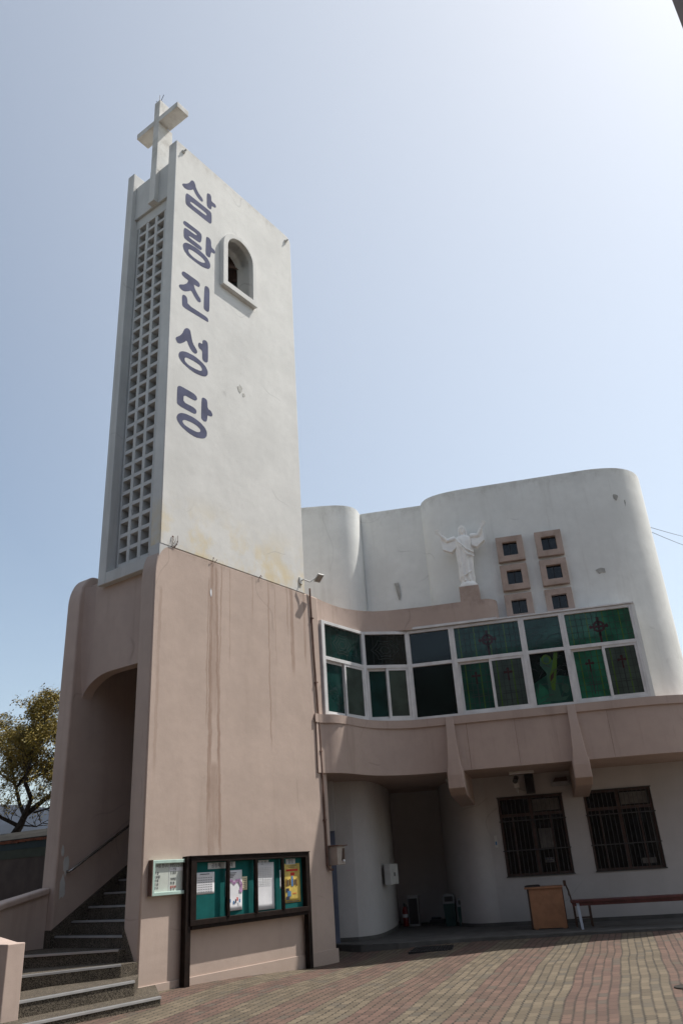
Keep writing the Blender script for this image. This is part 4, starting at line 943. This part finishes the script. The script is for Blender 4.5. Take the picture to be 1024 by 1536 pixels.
b = B(); b.rings([[(4.586, -0.341, 7.902), (4.789, -0.355, 7.916), (4.805, -0.197, 7.765), (4.602, -0.182, 7.751)], [(4.586, -0.319, 7.931), (4.789, -0.334, 7.945), (4.805, -0.175, 7.794), (4.602, -0.161, 7.780)]]); b.build('lamp_head', 'lightgrey', fl, bevel=.008)
b = B(); b.rings([[(4.610, -0.330, 7.890), (4.766, -0.341, 7.901), (4.781, -0.215, 7.777), (4.625, -0.204, 7.767)], [(4.610, -0.334, 7.887), (4.766, -0.344, 7.898), (4.781, -0.218, 7.775), (4.625, -0.208, 7.764)]]); b.build('lens', 'box', fl)

# ---------------------------------------------------------------- things on the porch (church frame)
def cplace(o): return place(o, F0, FR)
def cempty(n, lab, cat, group=None): return empty(n, F0, FR, lab, cat, group)
zf = .05
dk = cempty('desk', 'orange brown wooden desk turned with its plain back outward under the barred window', 'desk')
s0, s1, t0, t1, zh = 2.06, 2.86, .78, 1.25, .90
b = B(); b.box(s0+.03, s1-.04, t0, t0+.02, zf+.02, zh-.04); b.build('back_panel', 'oak', dk)
b = B(); b.box(s0-.06, s1-.01, t0-.03, t1+.05, zh-.04, zh); b.build('top', 'oak', dk, bevel=.004)
for x in (s0-.01, s1-.05): 
    b = B(); b.box(x, x+.03, t0+.02, t1, zf, zh-.04); b.build('side_panel', 'darkoak', dk)
for x in (s0+.06, s1-.13):
    b = B(); b.box(x, x+.07, t0-.001, t0+.05, zf, zf+.03); b.build('foot', 'oak', dk)
b = B(); b.box(s0-.05, s0+.30, t0+.02, t0+.28, zh+.001, zh+.03); b.prism([(s0-.04, zh+.03), (s0+.29, zh+.03), (s0+.26, zh+.045), (s0, zh+.04)], t0+.04, t0+.26, WX)
tag(cplace(b.build('black_folder', 'blackp', None)), 'flat black folder lying on the left of the desk top', 'folder')
ch = cempty('wooden_chair', 'dark wooden chair standing between the desk and the bench', 'chair')
X0, X1, Y0, Y1 = 3.0, 3.40, .95, 1.40
b = B(); b.box(X0, X1, Y0, Y1, .47, .51); b.build('seat', 'darkoak', ch, bevel=.006)
for x in (X0+.01, X1-.05):
    for y in (Y0+.01, Y1-.05):
        b = B(); b.box(x, x+.04, y, y+.04, zf, .47); b.build('leg', 'darkoak', ch)
b = B()
for y in (Y0+.01, Y1-.05): b.tube([(X0+.02, y+.02, .5), (X0-.04, y+.02, .80), (X0-.10, y+.02, .98)], .02, 6)
b.box(X0-.12, X0-.06, Y0, Y1, .88, .99); b.box(X0-.05, X0-.02, Y0, Y1, .68, .74); b.build('backrest', 'darkoak', ch)
b = B(); b.box(X0+.03, X1-.03, Y0+.02, Y0+.04, .22, .25); b.build('stretcher', 'darkoak', ch)
b = B(); b.box(X0+.02, X0+.04, Y0+.03, Y1-.03, .28, .31); b.build('stretcher', 'darkoak', ch)
bn = cempty('bench', 'long maroon bench with pale blue steel legs along the wall', 'bench')
b = B(); b.box(2.96, 6.3, .28, .62, .56, .615); b.build('seat', 'maroon', bn, bevel=.008)
b = B(); b.box(2.99, 6.27, .30, .33, .50, .56); b.build('apron', 'maroon', bn)
for x in (3.10, 6.05):
    for y in (.32, .56):
        b = B(); b.prism([(x-.03, .56), (x+.03, .56), (x+.05, zf), (x+.0, zf)], y-.02, y+.02, WX); b.build('leg', 'bluegrey', bn)
# bins and small things in the dark recess: placed in world coordinates turned into the church frame
def bin_(x, y, w_, h, lab):
    e = cempty('litter_bin', lab, 'bin', 'swing top bins in the recess'); p = wl(x, y)
    b = B(); b.rings([[(p[0]-w_*k, p[1]-w_*k, z), (p[0]+w_*k, p[1]-w_*k, z), (p[0]+w_*k, p[1]+w_*k, z), (p[0]-w_*k, p[1]+w_*k, z)] for z, k in ((zf, .42), (h*.72, .5))]); b.build('body', 'binbody', e, bevel=.01)
    b = B(); b.rings([[(p[0]-w_*k, p[1]-w_*k, z), (p[0]+w_*k, p[1]-w_*k, z), (p[0]+w_*k, p[1]+w_*k, z), (p[0]-w_*k, p[1]+w_*k, z)] for z, k in ((h*.72, .53), (h*.9, .5), (h, .38))]); b.build('lid', 'bintop', e, bevel=.01)
    b = B(); b.box(p[0]-w_*.36, p[0]+w_*.36, p[1]-w_*.53, p[1]-w_*.45, h*.78, h*.93); b.build('flap', 'dark', e)
bin_(2.10, 22.2, .30, .78, 'left and larger of two dark green swing top bins in the recess')
bin_(2.40, 21.9, .27, .68, 'smaller dark green bin half tucked behind the curved white wall')
ex = cempty('fire_extinguisher', 'red fire extinguisher standing at the foot of the dark recess wall', 'extinguisher'); p = wl(.98, 23.0)
b = B(); b.rings([[(p[0]+r*math.cos(2*math.pi*k/14), p[1]+r*math.sin(2*math.pi*k/14), z) for k in range(14)] for r, z in ((.07, zf), (.075, .08), (.075, .42), (.06, .49), (.03, .52))]); b.build('cylinder', 'red', ex, smooth=True)
b = B(); b.box(p[0]-.02, p[0]+.02, p[1]-.08, p[1]+.02, .52, .60); b.tube([(p[0]+.02, p[1], .56), (p[0]+.10, p[1]-.02, .45), (p[0]+.09, p[1]-.03, .22)], .012, 6); b.build('valve_hose', 'blackp', ex)
b = B(); b.rings([[(p[0]+.0755*math.cos(2*math.pi*k/14), p[1]+.0755*math.sin(2*math.pi*k/14), z) for k in range(14)] for z in (.26, .34)], cap=False); b.build('sticker', 'paper', ex)
p = wl(1.22, 23.0); gb = B(); gb.box(p[0]-.14, p[0]+.14, p[1]-.12, p[1]+.12, zf, .74); gb.box(p[0]-.12, p[0]+.12, p[1]-.126, p[1]-.12, .1, .70, 1); gb.box(p[0]-.15, p[0]+.15, p[1]-.13, p[1]+.13, .74, .765)
tag(cplace(gb.build('grey_cabinet', ['grey', 'blackp'], None, bevel=.004)), 'narrow dark grey cabinet beside the fire extinguisher', 'cabinet')
p = wl(1.85, 23.2); gb = B(); gb.box(p[0]-.22, p[0]+.2, p[1]-.1, p[1]+.1, zf, .16); gb.box(p[0]-.18, p[0]+.1, p[1]-.08, p[1]+.09, .16, .21)
tag(cplace(gb.build('black_bundle', 'blackp', None, bevel=.03)), 'low black bundle on the floor left of the bins', 'bundle')
# white box on the curved wall
wb = cempty('wall_box', 'white metal box hung on the curved white wall at the recess edge', 'wall box')
a0 = Vector(wl(.47, 20.50)); a1 = Vector(wl(.70, 20.98)); d = (a1-a0).normalized(); n = Vector((d.y, -d.x))
def skew(b, x0, x1, n0, n1, z0, z1, m=0):
    pts = [a0+d*x0+n*n0, a0+d*x1+n*n0, a0+d*x1+n*n1, a0+d*x0+n*n1]
    b.add([(q.x, q.y, z0) for q in pts]+[(q.x, q.y, z1) for q in pts], [(0,3,2,1),(4,5,6,7),(0,1,5,4),(1,2,6,5),(2,3,7,6),(3,0,4,7)], m)
b = B(); skew(b, 0, .46, -.02, .14, 1.12, 1.57); b.build('case', 'lightgrey', wb, bevel=.008)
b = B(); skew(b, .02, .44, .14, .148, 1.14, 1.55); skew(b, .2, .24, .148, .16, 1.3, 1.38, 1); b.build('door', ['lightgrey', 'dark'], wb)
# camera, speaker, lamp box above the first barred window
cc = cempty('security_camera', 'small dark security camera on a bracket under the balcony left of the black speaker', 'camera')
b = B(); b.tube([(2.16, 1.75, 3.34), (2.13, 1.45, 3.24)], .06, 12); b.build('body', 'blackp', cc)
b = B(); b.box(2.09, 2.21, 1.6, 1.78, 3.10, 3.20); b.tube([(2.15, 2.2, 3.05), (2.15, 1.9, 3.0), (2.15, 1.75, 3.1)], .02, 8); b.tube([(2.2, 1.9, 3.05), (2.35, 2.0, 3.0), (2.45, 2.15, 3.1)], .007, 5); b.build('bracket', 'lightgrey', cc)
sp = cempty('loudspeaker', 'tall black column loudspeaker fixed above the first barred window', 'loudspeaker')
b = B(); b.box(2.36, 2.58, 2.0, 2.20, 2.97, 3.43); b.build('cabinet', 'blackp', sp, bevel=.01)
b = B(); b.box(2.38, 2.56, 1.993, 2.0, 2.99, 3.41); b.build('grille', 'dark', sp)
lb = cempty('wall_lamp', 'low grey box lamp fixed to the wall beside the second bracket', 'lamp')
b = B(); b.box(3.0, 3.45, 2.05, 2.215, 3.10, 3.20); b.build('housing', 'grey', lb, bevel=.008)
b = B(); b.prism([(3.04, 3.2), (3.42, 3.2), (3.38, 3.30), (3.12, 3.30)], 2.06, 2.2, WX); b.build('hood', 'darkoak', lb)
b = B(); b.box(1.40, 1.47, 2.205, 2.219, 1.78, 2.06); b.box(1.415, 1.455, 2.20, 2.206, 1.84, 1.92, 1)
tag(cplace(b.build('small_plaque', ['lightgrey', 'blueink'], None)), 'tiny white plaque with a blue mark left of the first barred window', 'plaque')
# drain grate and manhole lid
b = B(); c4 = [(.74, 17.45), (1.60, 17.35), (1.74, 18.35), (.95, 18.42)]
b.prism(c4, -.04, .004, FX)
for i in range(15):
    f = i/15; p = Vector(c4[0]).lerp(Vector(c4[1]), f); q = Vector(c4[3]).lerp(Vector(c4[2]), f)
    b.prism([(p.x, p.y), (p.x+.02, p.y), (q.x+.02, q.y), (q.x, q.y)], .004, .010, FX, m=1)
shift(b, 0, 0, .035)
tag(b.build('drain_grate', ['dark', 'blackp']), 'dark rectangular drain grate in the pavers before the recess', 'drain grate')
b = B(); b.rings([[(3.84+r*math.cos(2*math.pi*k/24), 11.06+r*math.sin(2*math.pi*k/24), z) for k in range(24)] for r, z in ((.17, -.02), (.17, .012), (.14, .018), (.13, .012))])
tag(b.build('manhole_lid', 'ironlid'), 'small round iron cover in the pavers at the right edge', 'manhole cover')

# ---------------------------------------------------------------- beyond the steps: neighbour wall, tree
nw = empty('neighbour_wall', (-8.6, 21.0, 0), R(90-125.2), 'dim brown yard wall with green and blue bands and slate cap, behind the steps', 'wall')
b = B(); b.box(-12, 4.5, 0, .25, -.3, 2.26); b.build('rendered_wall', 'walllow', nw)
b = B(); b.box(-12, 4.5, -.01, .24, 2.26, 2.47); b.build('green_band', 'wallgreen', nw)
b = B(); b.box(-12, 4.5, -.02, .24, 2.47, 2.64); b.build('blue_band', 'wallblue', nw)
b = B(); rr = random.Random(3)
for i in range(110):
    x = -12+.15*i; b.box(x, x+.152, -.05-rr.uniform(0, .02), .2, 2.64-rr.uniform(0, .02), 2.69+rr.uniform(0, .01))
b.build('rusty_edge', 'rust', nw)
b = B(); b.prism([(-.05, 2.70), (.25, 2.70), (.9, 2.93), (.9, 2.98), (.25, 2.84), (-.05, 2.72)], -12, 4.5, SX); b.build('cap', 'wallcap', nw)

def make_tree():
    limbs = [([(-9.9,25.1,-.3),(-10.9,25.1,1.6),(-10.63,25.05,2.96),(-10.38,24.95,3.27),(-10.24,24.9,3.57)], .17, .10),
     ([(-10.24,24.9,3.57),(-10.51,25.1,3.91),(-10.77,25.3,4.43),(-11.03,25.5,4.94),(-11.17,25.6,5.5)], .07, .02),
     ([(-10.77,25.3,4.43),(-10.37,25.0,4.78),(-10.39,24.8,5.11),(-10.04,24.6,5.6),(-9.96,24.4,6.1)], .05, .015),
     ([(-10.24,24.9,3.57),(-9.97,24.6,4.01),(-10.08,24.3,4.45),(-9.93,24.1,4.88),(-9.89,24.1,5.3),(-9.67,24.2,5.9),(-9.6,24.3,6.4)], .08, .02),
     ([(-10.2,24.9,3.60),(-9.75,25.1,4.02),(-9.36,25.3,4.32),(-8.7,25.6,4.9),(-8.2,25.7,5.6)], .085, .025),
     ([(-10.38,24.95,3.27),(-10.86,24.7,3.54),(-11.2,24.5,3.8),(-11.9,24.3,4.5),(-12.4,24.2,5.2)], .06, .02),
     ([(-9.96,24.9,3.64),(-9.35,24.5,3.7),(-8.8,24.3,4.1)], .03, .012),
     ([(-10.31,24.92,3.3),(-9.65,24.4,3.2),(-9.3,24.1,3.3)], .025, .01),
     ([(-10.08,24.3,4.45),(-9.4,24.9,5.0),(-9.1,25.3,5.7),(-9.2,25.5,6.4)], .05, .015),
     ([(-10.9,25.4,4.6),(-11.6,25.7,5.0),(-12.0,26,5.6)], .035, .01)]
    rr = random.Random(21); wood = B(); twigs = B(); tips = []
    def grow(p, d, L_, r, depth):
        pts = [p]; 
        for i in range(3):
            d = (d + Vector((rr.uniform(-.38,.38), rr.uniform(-.38,.38), rr.uniform(-.15,.32)))).normalized(); pts.append(pts[-1] + d*L_/3)
        twigs.tube(pts, [r, r*.8, r*.6, r*.4], 5, cap=False)
        if depth == 0: tips.extend([pts[-1], pts[-2], pts[1]]); return
        for i in range(rr.choice((2, 3, 3))):
            q = pts[rr.choice((1, 2, 3, 3))]; nd = (d + Vector((rr.uniform(-1,1), rr.uniform(-1,1), rr.uniform(-.4,.8)))).normalized()
            grow(q, nd, L_*rr.uniform(.6, .85), r*.55, depth-1)
    for pts, r0, r1 in limbs:
        pts = [Vector(p) for p in pts]; n = len(pts)
        wood.tube(pts, [r0+(r1-r0)*i/(n-1) for i in range(n)], 8)
        if r0 > .15: continue
        for i in range(1, n):
            for _ in range(4 if i > 1 else 2):
                f = rr.random(); p = pts[i-1].lerp(pts[i], f); d = (pts[i]-pts[i-1]).normalized()
                nd = (d*.6 + Vector((rr.uniform(-1,1), rr.uniform(-1,1), rr.uniform(-.3,.8)))).normalized(); grow(p, nd, rr.uniform(.45, .8), .014, 2)
        grow(pts[-1], (pts[-1]-pts[-2]).normalized(), .5, .012, 2)
    leaves = B()
    for t in tips:
        if t.z > 7.2: continue
        k = 12 if t.z < 4.6 else (34 if t.z > 5.3 else 24)
        if t.z < 4.0: k = 4
        if rr.random() < .18: continue
        for _ in range(k):
            c = t + Vector((rr.gauss(0,.10), rr.gauss(0,.10), rr.gauss(0,.08))); a = Vector((rr.uniform(-1,1), rr.uniform(-1,1), rr.uniform(-1,1))).normalized()
            u_ = a.orthogonal().normalized(); v_ = a.cross(u_); s_ = rr.uniform(.022, .045)
            leaves.add([c-u_*s_, c+v_*s_*.5, c+u_*s_, c-v_*s_*.5], [(0,1,2,3)])
    e = empty('tree', (-10.6, 25.1, -.3), 0, 'crooked tree with dark branches and sparse yellow green buds beyond the yard wall', 'tree')
    def fin(b, n, m):
        shift(b, -10.6, 25.1, -.3); return b.build(n, m, e)
    fin(wood, 'trunk', 'bark'); fin(twigs, 'twigs', 'bark'); fin(leaves, 'crown', 'leaf')
    print('leaves', len(leaves.f), 'tips', len(tips))
make_tree()

# neighbouring block whose corner shows at the upper right, and a far apartment block
nbk = empty('neighbour_building', (6.2, 6.4, 0), R(-20), 'tall brown grey rendered building whose corner cuts the upper right of the sky', 'building')
nbk.location = (5.92, 8.08, 0); nbk.rotation_euler = (0, 0, R(-14))
b = B(); b.box(0, 7, -6, 0, -.3, 15.6); b.build('wall', 'eave', nbk, bevel=.03)
b = B(); b.box(-.0, 7.2, -6.2, .0, 15.605, 15.9); b.build('roof_edge', 'eave', nbk)
for z in (1.2, 4.4, 7.6, 10.8):
    for y in (-1.6, -4.4):
        b = B(); b.box(-.04, .06, y-.8, y+.8, z, z+1.5); f = b.build('window', 'frame', nbk)
        b = B(); b.box(-.05, -.04, y-.72, y+.72, z+.08, z+1.42); b.build('pane', 'black_glass', f)
apt = empty('apartment_block', (58, 125, -.3), R(-22), 'pale far apartment block with banded floors, barely seen past the right end of the church', 'building')
b = B(); b.box(-6.5, 25, 0, 12, 0, 24.5); b.build('wall', 'lightgrey', apt)
for k in range(9):
    b = B(); b.box(-6.0, 24.5, -.25, 0, 1.0+2.6*k, 2.2+2.6*k); b.build('balcony_band', 'frame', apt)
for k, (p, q) in enumerate(CAB):
    p, q = Vector(p), Vector(q); q = p + (q-p)*3
    pts = [p.lerp(q, i/12) - Vector((0, 0, .25*math.sin(math.pi*i/12))) for i in range(13)]
    b = B(); b.tube(pts, .008, 5)
    tag(b.build('power_cable', 'cable'), ('upper' if k == 0 else 'lower') + ' of two thin cables running right from the side of the church', 'cable', 'overhead cables')
pole = B(); pe = Vector(CAB[0][0]) + (Vector(CAB[0][1])-Vector(CAB[0][0]))*3
pole.tube([(pe.x, pe.y, -.3), (pe.x, pe.y, pe.z+.8)], [.16, .11], 12); pole.box(pe.x-.6, pe.x+.6, pe.y-.05, pe.y+.05, pe.z-.5, pe.z-.4)
tag(pole.build('utility_pole', 'slab'), 'concrete utility pole carrying the cables outside the yard', 'pole')
rb = empty('rear_sky_blocker', (0, -9, 0), 0, 'unseen plain building behind the camera, sized and darkened to block low sky light', 'building')  # suggested by dark window reflections; height and tone chosen to darken the recess
b = B(); b.box(-22, 9, -8, 0, -.3, 13); b.build('wall', 'walllow', rb)  # body of the unseen rear sky blocker
lbk = empty('side_sky_blocker', (-11, 0, 0), 0, 'unseen dark block left of the yard, added to keep sky light off the left faces', 'building')  # added out of view to shade the stairwell and left-hand walls
b = B(); b.box(-8, 0, -9, 5, -.3, 10); b.build('wall', 'walllow', lbk)  # body of the added, unseen side sky blocker
# thin spring haze
hz = B(); hz.box(-1800, 1800, -300, 2300, -1.5, 330)
hm = bpy.data.materials.new('haze'); hm.use_nodes = True; hn = hm.node_tree; hn.nodes.remove(hn.nodes['Principled BSDF'])
pv = hn.nodes.new('ShaderNodeVolumePrincipled'); pv.inputs['Density'].default_value = HAZE; pv.inputs['Color'].default_value = (.80, .88, 1, 1); pv.inputs['Anisotropy'].default_value = .2
hn.links.new(pv.outputs[0], hn.nodes['Material Output'].inputs['Volume'])
if HAZE > 0:
    ho = hz.build('haze', hm); tag(ho, 'thin pale spring haze over the far ridge', kind='stuff')
